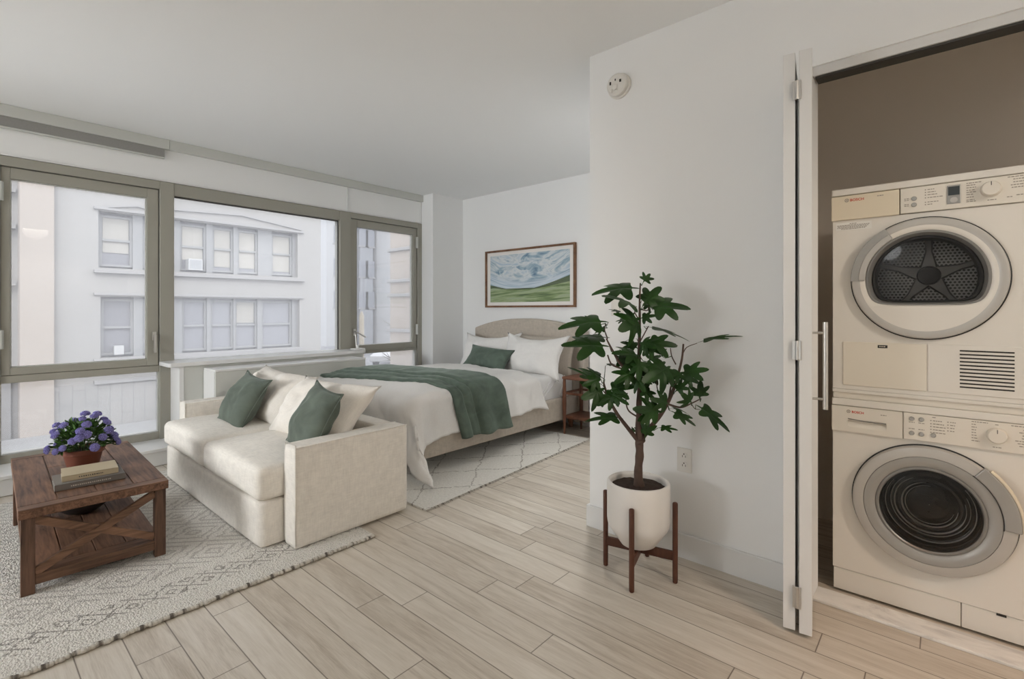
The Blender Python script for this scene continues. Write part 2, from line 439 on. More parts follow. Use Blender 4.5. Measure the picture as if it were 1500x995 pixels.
M['mat_board'] = plain('white_mat_board', (0.82, 0.79, 0.76), 0.8, var=0.01)
M['art'] = landscape_mat()

def marble_mat():
    t = NT('white_marble'); p = t.scale(t.pos(), (1.5, 5, 5))
    n = t.noise(p, 2.2, 5, 0.65, 1.4)
    c = t.ramp(n, [(0.35, (0.55, 0.54, 0.53)), (0.5, (0.76, 0.75, 0.73)), (0.62, (0.82, 0.81, 0.79))])
    return t.done(t.bsdf(c, 0.35, 0, 0.4))
M['marble'] = marble_mat()
def fringe_mat():
    t = NT('rug_knots'); x, y, z = t.sep(t.pos())
    k = t.noise(t.comb(0.0, t.M('MULTIPLY', y, 42.0), 0.0), 1.0, 2)
    c = t.ramp(k, [(0.38, (0.13, 0.115, 0.10)), (0.5, (0.52, 0.49, 0.44)), (0.7, (0.62, 0.59, 0.54))])
    return t.done(t.bsdf(c, 0.95, 0, 0.1, t.bump(t.noise(t.pos(), 180, 3), 0.6, 0.004)))
M['rug_fringe'] = fringe_mat()
# ------------------------------------------------------------------ the room
CEIL = 2.607; WY = 2.341; BACK = 4.32
def shell():
    structure(bx('floor', M['floor'], None, -5.0, 2.7, -3.3, 4.42, -0.06, 0.0), 'pale oak plank floor', 'floor')
    structure(bx('ceiling', M['ceil'], None, -5.0, 2.7, -3.3, 4.42, CEIL, CEIL+0.1), 'smooth white ceiling', 'ceiling')
    structure(bx('wall_back', M['wall'], None, -5.0, -1.4, BACK, BACK+0.1, 0, CEIL), 'white wall behind the bed', 'wall')
    w = MB()
    w.box(-5.0, -4.64, 3.825, BACK, 0, CEIL)                                   # corner pier right of the windows
    structure(w.build('wall_left', M['wall'], None), 'white pier right of the windows', 'wall')
    w = MB()
    w.box(-5.0, -4.862, 0.15, 3.825, 2.262, CEIL)                               # head panel above the windows
    w.box(-5.0, -4.862, -3.3, 0.12, 0.0, CEIL)
    structure(w.build('wall_window', M['wall'], None), 'white wall above and beside the windows', 'wall')
    w = MB()                                                                   # plant wall with the closet opening
    w.box(-1.484, -0.412, WY, 2.46, 0, CEIL); w.box(0.60, 2.7, WY, 2.46, 0, CEIL); w.box(-0.412, 0.60, WY, 2.46, 2.203, CEIL)
    structure(w.build('wall_right', M['wall'], None), 'white wall behind the potted tree with the laundry opening', 'wall')
    structure(bx('wall_partition', M['wall'], None, -1.484, -1.40, 2.46, BACK, 0, CEIL), 'white partition at the bed side', 'wall')
    w = MB()
    w.box(-0.80, -0.72, 2.46, 3.4, 0, CEIL); w.box(0.60, 0.68, 2.46, 3.4, 0, CEIL); w.box(-0.80, 0.68, 3.30, 3.4, 0, CEIL)
    structure(w.build('wall_closet', M['closet'], None), 'taupe walls inside the laundry closet', 'wall')
    structure(bx('wall_east', M['wall'], None, 2.7, 2.8, -3.3, 2.46, 0, CEIL), 'white wall at the kitchen side', 'wall')
    structure(bx('wall_south', M['wall'], None, -5.0, 2.8, -3.4, -3.3, 0, CEIL), 'white wall behind the viewer', 'wall')
    # baseboards
    b = MB(); b.box(-1.499, -0.46, WY-0.015, WY, 0, 0.118); b.box(-1.499, -1.484, WY, BACK, 0, 0.118)
    structure(b.build('baseboard_right', M['trimw'], None, bevel=0.003), 'white baseboard under the plant wall', 'baseboard')
    b = MB(); b.box(-4.64, -1.484, BACK-0.015, BACK, 0, 0.118); b.box(-4.64, -4.625, 3.825, BACK-0.015, 0, 0.118)
    structure(b.build('baseboard_back', M['trimw'], None, bevel=0.003), 'white baseboard behind the bed', 'baseboard')
    # header track over the laundry opening, jamb, marble threshold
    structure(bx('trim_1', M['trimw'], None, -0.412, 0.60, 2.352, 2.40, 2.166, 2.203), 'white track cover over the laundry opening', 'trim')
    structure(bx('trim_2', M['frame_dk'], None, -0.405, 0.60, 2.36, 2.43, 2.158, 2.166), 'dark door track in the laundry opening', 'trim')
    structure(bx('trim_3', M['marble'], None, -0.412, 0.60, 2.343, 2.462, 0.0, 0.012, bevel=0.003), 'white marble threshold of the laundry closet', 'threshold')
    # window valance strip at the ceiling in two lengths, small ledge lines
    structure(bx('trim_4', M['panelgrey'], None, -4.90, -4.818, -3.3, 1.1825, 2.527, CEIL-0.002), 'grey valance strip at the ceiling, left length', 'trim')
    structure(bx('trim_5', M['panelgrey'], None, -4.90, -4.818, 1.1855, 3.822, 2.527, CEIL-0.002), 'grey valance strip at the ceiling, right length', 'trim')
    t = MB(); t.box(-4.863, -4.846, 0.12, 3.823, 2.262, 2.276); t.box(-4.863, -4.852, 2.816, 2.824, 2.276, 2.527)
    t.box(-4.863, -4.850, 3.80, 3.823, 2.262, 2.527)
    structure(t.build('trim_6', M['trimw'], None, bevel=0.002), 'thin white trim lines above the windows', 'trim')
    # low sill ledge running under the windows
    t = MB(); t.box(-4.97, -4.525, -3.3, 3.822, 0.004, 0.112); t.box(-4.97, -4.512, -3.3, 3.822, 0.112, 0.136)
    structure(t.build('trim_7', M['trimw'], None, bevel=0.003), 'low white ledge under the windows', 'ledge')
shell()

# grey roller shade tucked under the valance at the left
rs = thing('roller_shade', 'narrow grey roller shade hanging under the left length of the ceiling valance', 'roller shade', (-4.845, 0.55, 2.53))
MB().box(-0.006, 0.010, -0.75, 0.604, -0.072, -0.002).build('shade_cloth', M['shade'], rs, bevel=0.001)
MB().box(-0.010, 0.016, -0.75, 0.604, -0.084, -0.072).build('hem_bar', M['panelgrey'], rs, bevel=0.003)

# ------------------------------------------------------------------ windows
FX0, FX1 = -4.97, -4.85          # depth of the outer frame
def window(name, y0, y1, label):
    o = thing(name, label, 'window', (-4.91, (y0+y1)/2, 0.136))
    o['kind'] = 'structure'
    return o, -4.91, (y0+y1)/2, 0.136
def fr(o, org, name, mat, boxes, bevel=0.003):
    m = MB()
    for (y0, y1, z0, z1, x0, x1) in boxes:
        m.box(x0-org[0], x1-org[0], y0-org[1], y1-org[1], z0-org[2], z1-org[2])
    return m.build(name, mat, o, bevel=bevel)
def lock_handle(o, org, y, z, dz, x=-4.865):
    m = MB(); L = (x-org[0], y-org[1], z-org[2])
    m.box(L[0], L[0]+0.012, L[1]-0.014, L[1]+0.014, L[2]-0.035, L[2]+0.035)
    m.tube([(L[0]+0.010, L[1], L[2]), (L[0]+0.034, L[1], L[2])], 0.009, 10)
    m.box(L[0]+0.026, L[0]+0.042, L[1]-0.009, L[1]+0.009, L[2]+min(0.012, dz), L[2]+max(0.012, dz))
    return m.build('window_handle', M['chrome'], o, bevel=0.003)
def hinge(o, org, y, z0, z1, x=-4.862):
    m = MB(); m.tube([(x-org[0]+0.012, y-org[1], z0-org[2]), (x-org[0]+0.012, y-org[1], z1-org[2])], 0.013, 10)
    m.box(x-org[0], x-org[0]+0.010, y-org[1]-0.016, y-org[1]+0.016, z0-org[2], z1-org[2])
    return m.build('window_hinge', M['panelgrey'], o, bevel=0.002)

# window 1: tall sash over a fixed light
o, *g = window('window_1', 0.12, 1.225, 'olive grey window left, tall sash above a fixed lower pane')
fr(o, g, 'outer_frame', M['frame'], [(0.12, 0.212, 0.136, 2.26, FX0, FX1), (1.125, 1.225, 0.136, 2.26, FX0, FX1), (0.212, 1.125, 2.193, 2.26, FX0, FX1),
    (0.212, 1.125, 0.136, 0.195, FX0, FX1-0.02), (0.212, 1.125, 0.69, 0.742, FX0, FX1-0.02)])
s = fr(o, g, 'sash', M['frame'], [(0.216, 0.262, 0.745, 2.188, FX0+0.03, -4.868), (1.041, 1.118, 0.745, 2.188, FX0+0.03, -4.868),
    (0.262, 1.041, 2.112, 2.188, FX0+0.03, -4.868), (0.262, 1.041, 0.745, 0.798, FX0+0.03, -4.868)])
fr(o, g, 'pane', M['glass'], [(0.262, 1.041, 0.798, 2.112, -4.912, -4.908)], 0)
fr(o, g, 'pane', M['glass'], [(0.212, 1.125, 0.195, 0.69, -4.912, -4.908)], 0)
fr(o, g, 'glazing_bead', M['panelgrey'], [(1.034, 1.041, 0.80, 2.110, -4.906, -4.888), (0.262, 0.269, 0.80, 2.110, -4.906, -4.888), (0.262, 1.041, 2.106, 2.112, -4.906, -4.888), (0.262, 1.041, 0.798, 0.804, -4.906, -4.888)], 0)
fr(o, g, 'glazing_bead', M['panelgrey'], [(1.118, 1.125, 0.197, 0.688, -4.906, -4.888), (0.212, 0.219, 0.197, 0.688, -4.906, -4.888)], 0)
lock_handle(o, g, 1.088, 0.985, -0.135)
hinge(o, g, 0.214, 1.95, 2.08); hinge(o, g, 0.214, 0.93, 1.06)
# window 2: wide fixed light over the radiator
o, *g = window('window_2', 1.225, 2.86, 'olive grey window in the middle, one wide fixed pane')
fr(o, g, 'outer_frame', M['frame'], [(2.735, 2.86, 0.136, 2.26, FX0, FX1), (1.225, 2.735, 2.158, 2.26, FX0, FX1-0.008), (1.225, 2.735, 0.70, 0.772, FX0, FX1-0.02)])
fr(o, g, 'pane', M['glass'], [(1.225, 2.735, 0.772, 2.158, -4.912, -4.908)], 0)
fr(o, g, 'glazing_bead', M['frame_dk'], [(1.225, 2.735, 2.150, 2.158, -4.906, -4.893), (2.728, 2.735, 0.774, 2.15, -4.906, -4.893)], 0)
fr(o, g, 'spandrel_panel', M['panelgrey'], [(1.225, 2.735, 0.136, 0.70, FX0+0.03, -4.90)], 0)
# window 3: hinged sash over a low light
o, *g = window('window_3', 2.86, 3.825, 'olive grey window at the right, hinged sash above a low fixed pane')
fr(o, g, 'outer_frame', M['frame'], [(3.765, 3.825, 0.136, 2.26, FX0, FX1), (2.86, 3.765, 2.20, 2.26, FX0, FX1), (2.86, 3.765, 0.136, 0.20, FX0, FX1-0.02),
    (2.86, 3.765, 0.71, 0.74, FX0, FX1-0.02)])
fr(o, g, 'sash', M['frame'], [(2.864, 2.942, 0.742, 2.195, FX0+0.03, -4.868), (3.705, 3.755, 0.742, 2.195, FX0+0.03, -4.868),
    (2.942, 3.705, 2.116, 2.195, FX0+0.03, -4.868), (2.942, 3.705, 0.742, 0.808, FX0+0.03, -4.868)])
fr(o, g, 'pane', M['glass'], [(2.942, 3.705, 0.808, 2.116, -4.912, -4.908)], 0)
fr(o, g, 'pane', M['glass'], [(2.86, 3.765, 0.20, 0.71, -4.912, -4.908)], 0)
fr(o, g, 'glazing_bead', M['panelgrey'], [(3.697, 3.705, 0.81, 2.114, -4.906, -4.888), (3.757, 3.765, 0.205, 0.705, -4.906, -4.888)], 0)
m = MB(); m.box(0.044, 0.056, 2.905-g[1]-0.014, 2.905-g[1]+0.014, 0.96-g[2]-0.045, 0.96-g[2]+0.03)
m.tube([(0.056, 2.905-g[1], 0.965-g[2]), (0.075, 2.905-g[1], 0.965-g[2]), (0.085, 3.025-g[1], 0.895-g[2])], 0.008, 8)
m.tube([(0.056, 2.915-g[1], 0.93-g[2]), (0.060, 2.925-g[1], 0.78-g[2])], 0.006, 6)
m.build('window_handle', M['chrome'], o, smooth='auto')
hinge(o, g, 3.752, 1.955, 2.09); hinge(o, g, 3.752, 0.90, 1.025)

# ------------------------------------------------------------------ radiator enclosure and sill board
rc = thing('sill_cabinet', 'pale grey boxed enclosure with white end post under the middle window', 'enclosure', (-4.75, 2.03, 0.0))
MB().box(-0.10, 0.140, -0.80, 0.83, 0.137, 0.742).build('body', M['panelgrey'], rc, bevel=0.003)
MB().box(-0.10, 0.144, -0.832, -0.80, 0.137, 0.742).build('end_post', M['trimw'], rc, bevel=0.003)
sb = MB()
pts = [(-4.85, 1.118), (-4.60, 1.118), (-4.585, 1.135)] + [(-4.585-0.13+0.13*cos(t), 2.80+0.13*sin(t)) for t in [i*pi/2/8 for i in range(9)]] + [(-4.85, 2.93)]
sb.loft([[(x, y, z) for x, y in pts] for z in (0.743, 0.776)], (True, True))
o = sb.build('window_board', M['trimw'], None, bevel=0.006, segs=3)
structure(o, 'white window board with a rounded end over the radiator enclosure', 'window board')
rv = thing('radiator_cover', 'pale grey radiator cover box standing behind the sofa under the middle window', 'radiator cover', (-4.475, 2.05, 0.0))
MB().box(-0.13, 0.13, -0.676, 0.672, 0.0, 0.705).build('body', M['panelgrey'], rv, bevel=0.004)
MB().box(-0.133, 0.133, -0.679, 0.675, 0.705, 0.722).build('top_panel', M['trimw'], rv, bevel=0.003)
MB().box(-0.131, 0.118, -0.681, -0.676, 0.0, 0.705).build('end_panel', M['trimw'], rv, bevel=0.002)
cl = thing('sash_stop', 'small white latch block lying on the rounded end of the window board', 'latch', (-4.70, 2.85, 0.777))
MB().box(-0.05, 0.05, -0.06, 0.06, 0, 0.014).build('base', M['trimw'], cl, bevel=0.003)
MB().tube([(0, 0, 0.014), (0, 0, 0.034)], 0.013, 10).build('knob', M['trimw'], cl, bevel=0.003)
MB().tube([(0, 0, 0.034), (0, 0.0, 0.046)], 0.017, 10).build('cap', M['trimw'], cl, bevel=0.003)

# ------------------------------------------------------------------ folding laundry door (two leaves folded back)
dv = Vector((-0.167, 0.986, 0)).normalized(); nv = Vector((dv.y, -dv.x, 0))
def leaf_m(p, L, t):
    p = Vector(p); q = p + dv*L
    m = MB(); a = [p, p + nv*t, q + nv*t, q]
    m.loft([[(v.x, v.y, z) for v in a] for z in (0.014, 2.152)], (True, True))
    return m
d1 = thing('door_1', 'white folding laundry door, leaf beside the opening with a steel bar handle', 'door', (0, 0, 0))
d1['kind'] = 'structure'
leaf_m((-0.403, 2.050, 0), 0.270, 0.041).build('leaf', M['trimw'], d1, bevel=0.002)
hb = Vector((-0.362, 2.050, 0)) + dv*0.055 + nv*0.042
m = MB(); m.tube([(hb.x, hb.y, 0.835), (hb.x, hb.y, 1.155)], 0.0085, 14)
for z in (0.872, 1.115): m.tube([(hb.x - nv.x*0.046, hb.y - nv.y*0.046, z), (hb.x, hb.y, z)], 0.0045, 10)
m.build('bar_handle', M['chrome'], d1, smooth='auto')
for z0, z1 in ((1.972, 2.042), (1.016, 1.086), (0.104, 0.184)):
    m = MB(); m.tube([(-0.4095, 2.047, z0), (-0.4095, 2.047, z1)], 0.0065, 10)
    m.box(-0.424, -0.396, 2.0455, 2.049, z0, z1)
    m.build('hinge', M['chrome'], d1, bevel=0.001)
d2 = thing('door_2', 'white folding laundry door, outer leaf folded against the plant wall', 'door', (0, 0, 0))
d2['kind'] = 'structure'
leaf_m((-0.456, 2.050, 0), 0.270, 0.040).build('leaf', M['trimw'], d2, bevel=0.002)
# ------------------------------------------------------------------ cloth-like shapes
def pillow(w, h, t, pinch=0.07, seed=0, wr=0.012, n=26, flange=0.0, sag=0.0, ear=0.0):
    """knife-edge cushion, centred, lying in local XY with thickness along Z"""
    m = MB()
    def side(sg):
        def fn(a, b):
            u = 2*a-1; v = 2*b-1
            c = 1 - pinch*(1-v*v)*abs(u)**2.0
            d = 1 - pinch*(1-u*u)*abs(v)**2.0
            x = w/2*u*c; y = h/2*v*d
            e = max(0.0, (1-abs(u)**2.6))**0.62*max(0.0, (1-abs(v)**2.6))**0.62
            z = sg*t/2*e
            nz = noise.noise(Vector((x*7+seed*3.1, y*7, seed*1.7+sg)))*wr + noise.noise(Vector((x*17+seed, y*17, sg*2.0)))*wr*0.4
            rim = (abs(u)**6+abs(v)**6)*0.5
            z += nz*(e**0.5) + noise.noise(Vector((x*12, y*12, seed)))*wr*0.35*rim
            y -= sag*(1-u*u)*(1 if v > 0 else 0)*v*v
            # diagonal creases radiating from the corners
            k = (abs(u)-abs(v)); z += -sg*wr*0.55*math.exp(-(k*5)**2)*(abs(u*v))**1.2*e**0.3
            return (x*(1+ear*abs(u*v)**3), y*(1+ear*abs(u*v)**3), z)
        return fn
    m.grid(n, n, side(1)); m.grid(n, n, side(-1))
    return m

def place(o, c, X, Y):
    """put an object with local X, Y along the given world directions"""
    X = Vector(X).normalized(); Y = Vector(Y); Y = (Y - X*Y.dot(X)).normalized(); Z = X.cross(Y)
    mt = Matrix((X, Y, Z)).transposed().to_4x4(); mt.translation = Vector(c)
    o.matrix_world = mt if o.parent is None else mt
    return o

def cushion_thing(name, label, cat, mat, c, X, Y, group=None, w=0.4, h=0.4, t=0.15, flange_mat=None, **kw):
    o = pillow(w, h, t, **kw).build(name, mat, None, smooth=True, merge=0.0008)
    place(o, c, X, Y); tag(o, label, cat, group)
    # piped seam around the edge as a part
    seam = MB(); P = kw.get('pinch', 0.07); pts = []
    ear = kw.get('ear', 0.0); sag = kw.get('sag', 0.0)
    for k in range(96):
        s = k/24.0; q = int(s); f = (s-q)*2-1
        u, v = ((f, -1), (1, f), (-f, 1), (-1, -f))[q]
        c1 = 1-P*(1-v*v)*abs(u)**2.0; d1_ = 1-P*(1-u*u)*abs(v)**2.0
        E = 1+ear*abs(u*v)**3
        pts.append((w/2*u*c1*E, (h/2*v*d1_ - sag*(1-u*u)*(1 if v > 0 else 0)*v*v)*E, 0))
    pts.append(pts[0])
    seam.tube(pts, 0.0035, 6, cap=False).build('seam', mat, o, smooth=True)
    return o

def rounded_block(sx, sy, sz, r, crown=0.0, n=14, wr=0.0, seed=0):
    """upholstered block centred at the origin, base at z=-sz/2, rounded edges and crowned top"""
    m = MB()
    def pt(u, v, w):
        q = Vector((u*sx/2, v*sy/2, w*sz/2)); inn = Vector((max(-sx/2+r, min(sx/2-r, q.x)), max(-sy/2+r, min(sy/2-r, q.y)), max(-sz/2+r, min(sz/2-r, q.z))))
        d = q-inn
        if d.length > 1e-9: q = inn + d.normalized()*r
        if w > 0: q.z += crown*(1-u*u)*(1-v*v)*w
        if wr: q += Vector((0, 0, 1))*noise.noise(Vector((q.x*6+seed, q.y*6, q.z*6)))*wr
        return tuple(q)
    def cs(a):  # denser near the ends
        t = 2*a-1
        return math.copysign(1-(1-abs(t))**1.7, t)
    for ax in range(3):
        for sg in (-1, 1):
            def fn(a, b, ax=ax, sg=sg):
                p = [0, 0, 0]; p[ax] = sg; p[(ax+1) % 3] = cs(a)*sg; p[(ax+2) % 3] = cs(b)
                return pt(*p)
            m.grid(n, n, fn)
    return m
def block(name, mat, parent, x0, x1, y0, y1, z0, z1, r, **kw):
    b = rounded_block(x1-x0, y1-y0, z1-z0, r, **kw)
    c = ((x0+x1)/2, (y0+y1)/2, (z0+z1)/2)
    b.v = [(p[0]+c[0], p[1]+c[1], p[2]+c[2]) for p in b.v]
    return b.build(name, mat, parent, smooth=True, merge=0.0006)

# ------------------------------------------------------------------ rugs
def rug(name, label, mat, corners, th, group=None):
    m = MB(); n = 40
    A, B, C_, D = [Vector((*c, 0)) for c in corners]
    top = lambda a, b: (lambda p: (p.x, p.y, th + noise.noise(Vector((p.x*40, p.y*40, 0)))*0.0004))((A*(1-a)+B*a)*(1-b)+(D*(1-a)+C_*a)*b)
    m.grid(n, n, top)
    edge = [A, B, C_, D]
    for i in range(4):
        p, q = edge[i], edge[(i+1) % 4]
        m.add([(p.x, p.y, 0.0005), (q.x, q.y, 0.0005), (q.x, q.y, th), (p.x, p.y, th)], [(0, 1, 2, 3)])
    o = m.build(name, mat, None)
    return tag(o, label, 'rug', group)
r1 = rug('area_rug', 'large woven off white rug with grey diamonds under the coffee table and sofa', M['rug'],
         [(-4.335, -1.4), (-2.26, -1.4), (-2.268, 1.47), (-4.335, 1.47)], 0.012)
# knotted selvage along the two visible edges
fm = MB(); random.seed(5)
y = -0.15
while y < 1.47:
    L = random.uniform(0.014, 0.024); w = random.uniform(0.008, 0.014)
    cx = -2.262 + random.uniform(-0.004, 0.006)
    fm.lathe([(0.001, 0), (w*0.8, 0.003), (w, 0.008), (w*0.75, 0.014), (0.001, 0.0165)], (cx, y, 0.0006), 8)
    y += L*0.72
fm.build('selvage_knots', M['rug_fringe'], r1, smooth=True)
r2 = rug('bed_rug', 'cream shag rug with thin dark diamond lines half under the bed', M['shag'],
         [(-4.335, 1.853), (-2.315, 1.858), (-2.462, 3.868), (-4.335, 3.868)], 0.012)
fm = MB(); random.seed(6)
def fringe_run(p, q, step, mb):
    p = Vector((*p, 0)); q = Vector((*q, 0)); d = (q-p); n = int(d.length/step); nrm = Vector((d.y, -d.x, 0)).normalized()
    for i in range(n):
        a = p + d*(i/n); L = random.uniform(0.008, 0.020)
        mb.tube([(a.x, a.y, 0.009), (a.x+nrm.x*L*0.6, a.y+nrm.y*L*0.6, 0.008), (a.x+nrm.x*L+random.uniform(-.003, .003), a.y+nrm.y*L, 0.0022)], [0.0028, 0.0024, 0.0016], 5)
fringe_run((-2.315, 1.858), (-2.462, 3.868), 0.009, fm)
fm.build('fringe', M['rug_fringe'], r2)['kind'] = 'stuff'

# ------------------------------------------------------------------ sofa
sx, sy = -3.33, 1.39
so = thing('sofa', 'ivory linen loveseat with low track arms facing the coffee table', 'sofa', (sx, sy, 0.012))
def S(x0, x1, y0, y1, z0, z1): return (x0-sx, x1-sx, y0-sy, y1-sy, z0-0.012, z1-0.012)
block('base', M['linen'], so, *S(-4.15, -2.535, 1.0, 1.70, 0.016, 0.243), 0.014, n=8)
a = block('arm', M['linen'], so, *S(-2.522, -2.400, 1.112, 1.785, 0.016, 0.520), 0.012, n=8)
# piped seam lines round the arm front
def arm_piping(x0, x1):
    m = MB(); e = 0.003
    for yy in (1.115,):
        z1 = 0.517; z0 = 0.022
        m.tube([(x0-sx+e, yy-sy, z0), (x0-sx+e, yy-sy, z1), (x1-sx-e, yy-sy, z1), (x1-sx-e, yy-sy, z0)], 0.0035, 6)
    for xx in (x0+e, x1-e):
        m.tube([(xx-sx, 1.115-sy, 0.517-0.012), (xx-sx, 1.782-sy, 0.517-0.012)], 0.0035, 6)
    return m
arm_piping(-2.522, -2.400).build('piping', M['linen'], a, smooth=True)
a = block('arm', M['linen'], so, *S(-4.272, -4.150, 1.112, 1.785, 0.016, 0.520), 0.012, n=8)
arm_piping(-4.272, -4.150).build('piping', M['linen'], a, smooth=True)
block('back_frame', M['linen'], so, *S(-4.155, -2.52, 1.665, 1.785, 0.016, 0.515), 0.014, n=8)
for x0, x1, sd in ((-4.16, -3.338, 1), (-3.334, -2.530, 2)):
    c = block('seat_cushion', M['linen'], so, *S(x0, x1, 0.982, 1.662, 0.247, 0.415), 0.040, crown=0.022, n=18, wr=0.006, seed=sd*9)
# loose back cushions leaning against the back
for c, X, Y, w, h, sd in (((-3.76, 1.565, 0.572), (1, 0.0, -0.02), (-0.02, 0.60, 0.72), 0.86, 0.42, 1), ((-2.955, 1.525, 0.570), (1, 0.02, 0.02), (0.0, 0.62, 0.72), 0.86, 0.43, 2)):
    o = pillow(w, h, 0.25, 0.05, sd, 0.034, 34, sag=0.018, ear=0.05).build('back_cushion', M['linen2'], so, smooth=True, merge=0.0008)
    X = Vector(X).normalized(); Y = Vector(Y); Y = (Y-X*Y.dot(X)).normalized(); Z = X.cross(Y)
    mt = Matrix((X, Y, Z)).transposed().to_4x4(); mt.translation = Vector(c) - Vector((sx, sy, 0.012)); o.matrix_basis = mt

cushion_thing('throw_cushion', 'square green velvet cushion leaning at the window end of the sofa', 'cushion', M['green'],
    (-3.665, 1.335, 0.568), (1, 0.0, -0.08), (0.16, 0.48, 0.80), 'green sofa cushions', w=0.40, h=0.375, t=0.17, pinch=0.07, seed=3, wr=0.020, ear=0.06)
cushion_thing('throw_cushion', 'green velvet cushion propped beside the near arm of the sofa', 'cushion', M['green'],
    (-2.690, 1.350, 0.582), (1, -0.12, -0.10), (0.18, 0.40, 0.85), 'green sofa cushions', w=0.37, h=0.37, t=0.17, pinch=0.07, seed=7, wr=0.022, ear=0.06)

# ------------------------------------------------------------------ bed
bxc = -3.535
be = thing('bed', 'upholstered oatmeal bed with an arched headboard and short wooden legs', 'bed', (bxc, 3.2, 0.0))
def Bd(x0, x1, y0, y1, z0, z1): return (x0-bxc, x1-bxc, y0-3.2, y1-3.2, z0, z1)
block('side_rail', M['bedlinen'], be, *Bd(-2.845, -2.800, 2.19, 4.20, 0.125, 0.345), 0.012, n=8)
block('side_rail', M['bedlinen'], be, *Bd(-4.270, -4.225, 2.19, 4.20, 0.125, 0.345), 0.012, n=8)
block('foot_rail', M['bedlinen'], be, *Bd(-4.225, -2.845, 2.19, 2.235, 0.125, 0.345), 0.012, n=8)
# headboard: arched top
hbm = MB(); poly = []
x0, x1 = -4.31, -2.735
for k in range(41):
    t = k/40.0; poly.append((x0+(x1-x0)*t-bxc, 0.985+0.118*(1-abs(2*t-1)**2.2)))
poly += [(x1-bxc, 0.05), (x0-bxc, 0.05)]
hbm.prism(poly, 4.205-3.2, 4.300-3.2)
h_ = hbm.build('headboard', M['bedlinen'], be, bevel=0.016, segs=3, smooth='auto')
for lx, ly in ((-2.86, 2.245), (-4.21, 2.245), (-2.86, 4.15), (-4.21, 4.15)):
    MB().lathe([(0.021, 0.0), (0.026, 0.05), (0.033, 0.127)], (lx-bxc, ly-3.2, 0.0125 if ly < 3.8 else 0.0125), 20).build('leg', M['walnut'], be, smooth='auto')
block('mattress', M['sheet'], be, *Bd(-4.222, -2.848, 2.24, 4.20, 0.20, 0.565), 0.055, crown=0.012, n=16, wr=0.004)
# tucked folds of the fitted sheet at the near side of the mattress
fl = MB()
for p0, p1 in (((-2.846, 3.62, 0.36), (-2.846, 3.84, 0.55)), ((-2.846, 3.66, 0.35), (-2.846, 3.92, 0.545)), ((-2.846, 3.95, 0.36), (-2.846, 4.02, 0.55))):
    p0 = Vector(p0)-Vector((bxc, 3.2, 0)); p1 = Vector(p1)-Vector((bxc, 3.2, 0))
    fl.tube([p0, p0*0.5+p1*0.5+Vector((0.004, 0, 0)), p1], [0.006, 0.008, 0.004], 6)
fl.build('sheet_fold', M['sheet'], be, smooth=True)

AX0, AX1 = -4.205, -2.865      # where the duvet starts to bend over the mattress edge
FY = 2.215
TOP = 0.590
def drape(a, b, lift=0.0, rb=0.075, flare=0.10, puff=0.03):
    """cloth over the bed: a across (0..AX1-AX0 on top), b along from the foot (0.. on top); negative or beyond = hanging"""
    W = AX1-AX0
    ox = a-W if a > W else (a if a < 0 else 0.0)
    oy = b if b < 0 else 0.0
    r = hypot(ox, oy)
    x = AX0 + min(max(a, 0), W); y = FY + max(b, 0)
    e = min(1, max(0.0, min(a, W-a, b+0.0))/0.22) if r == 0 else 0
    z = TOP + puff*(1-(1-e)**2) + lift
    if r > 0:
        dx, dy = ox/r, oy/r
        q = rb*pi/2
        corner = min(abs(ox), abs(oy))/0.36
        fl = flare + 0.36*corner
        if r < q: hx = (rb+lift)*sin(r/rb); dz = (rb+lift)*(1-cos(r/rb))
        else: hx = rb + lift + fl*(r-q); dz = rb + lift + (r-q)*sqrt(max(0.05, 1-fl*fl))
        x += dx*hx*(1+0.15*corner); y += dy*hx*(1-0.45*corner); z -= dz
    return Vector((x, y, z))
def duvet():
    m = MB(); W = AX1-AX0
    nx, ny = 96, 96
    def fn(i, j):
        jb = -0.40 + 1.8*j
        LR = 0.330 + 0.15*math.exp(-max(0.0, jb+0.22)/0.30)
        a = -0.17 + (W+0.17+LR)*i
        hang = max(0.0, a-W)
        b1 = 1.385 - 0.06*max(0.0, a/W) + 0.10*(hang/0.345)**1.3
        LF = 0.38 + 0.11*max(0.0, min(1.0, (a-W+0.25)/0.5))
        b = -LF + (b1+LF)*j
        p = drape(a, b)
        # soft folds
        amp = 0.022 if (a > W or b < 0) else 0.013
        p.z += (noise.noise(Vector((a*3.0, b*3.0, 1.0)))*1.0 + 0.5*noise.noise(Vector((a*8.0, b*7.0, 4.0))) + 0.35*noise.noise(Vector((a*17.0+b*6, b*11.0, 9.0))))*amp
        if a > W: p.x += 0.034*noise.noise(Vector((b*5.0, a*2.0, 2.0))) + 0.012 + 0.012*noise.noise(Vector((b*13.0, a*9.0, 5.0)))
        if b < 0:
            k = min(1.0, -b/0.20)
            p.y -= 0.022 + k*(0.030*noise.noise(Vector((a*5.0, b*2.0, 6.0))) + 0.014*noise.noise(Vector((a*13.0, b*8.0, 3.0)))) + 0.035*math.exp(-((b+0.13)/0.09)**2)
        # crown at the turned head edge
        if j > 0.97: p.z -= 0.018*(j-0.97)/0.03
        return p
    m.grid(nx, ny, fn)
    o = m.build('duvet', M['white_cotton'], None, smooth=True, solid=0.022, sub=0)
    return tag(o, 'rumpled white duvet spread over the bed with a corner drooping to the rug', 'duvet')
duvet()
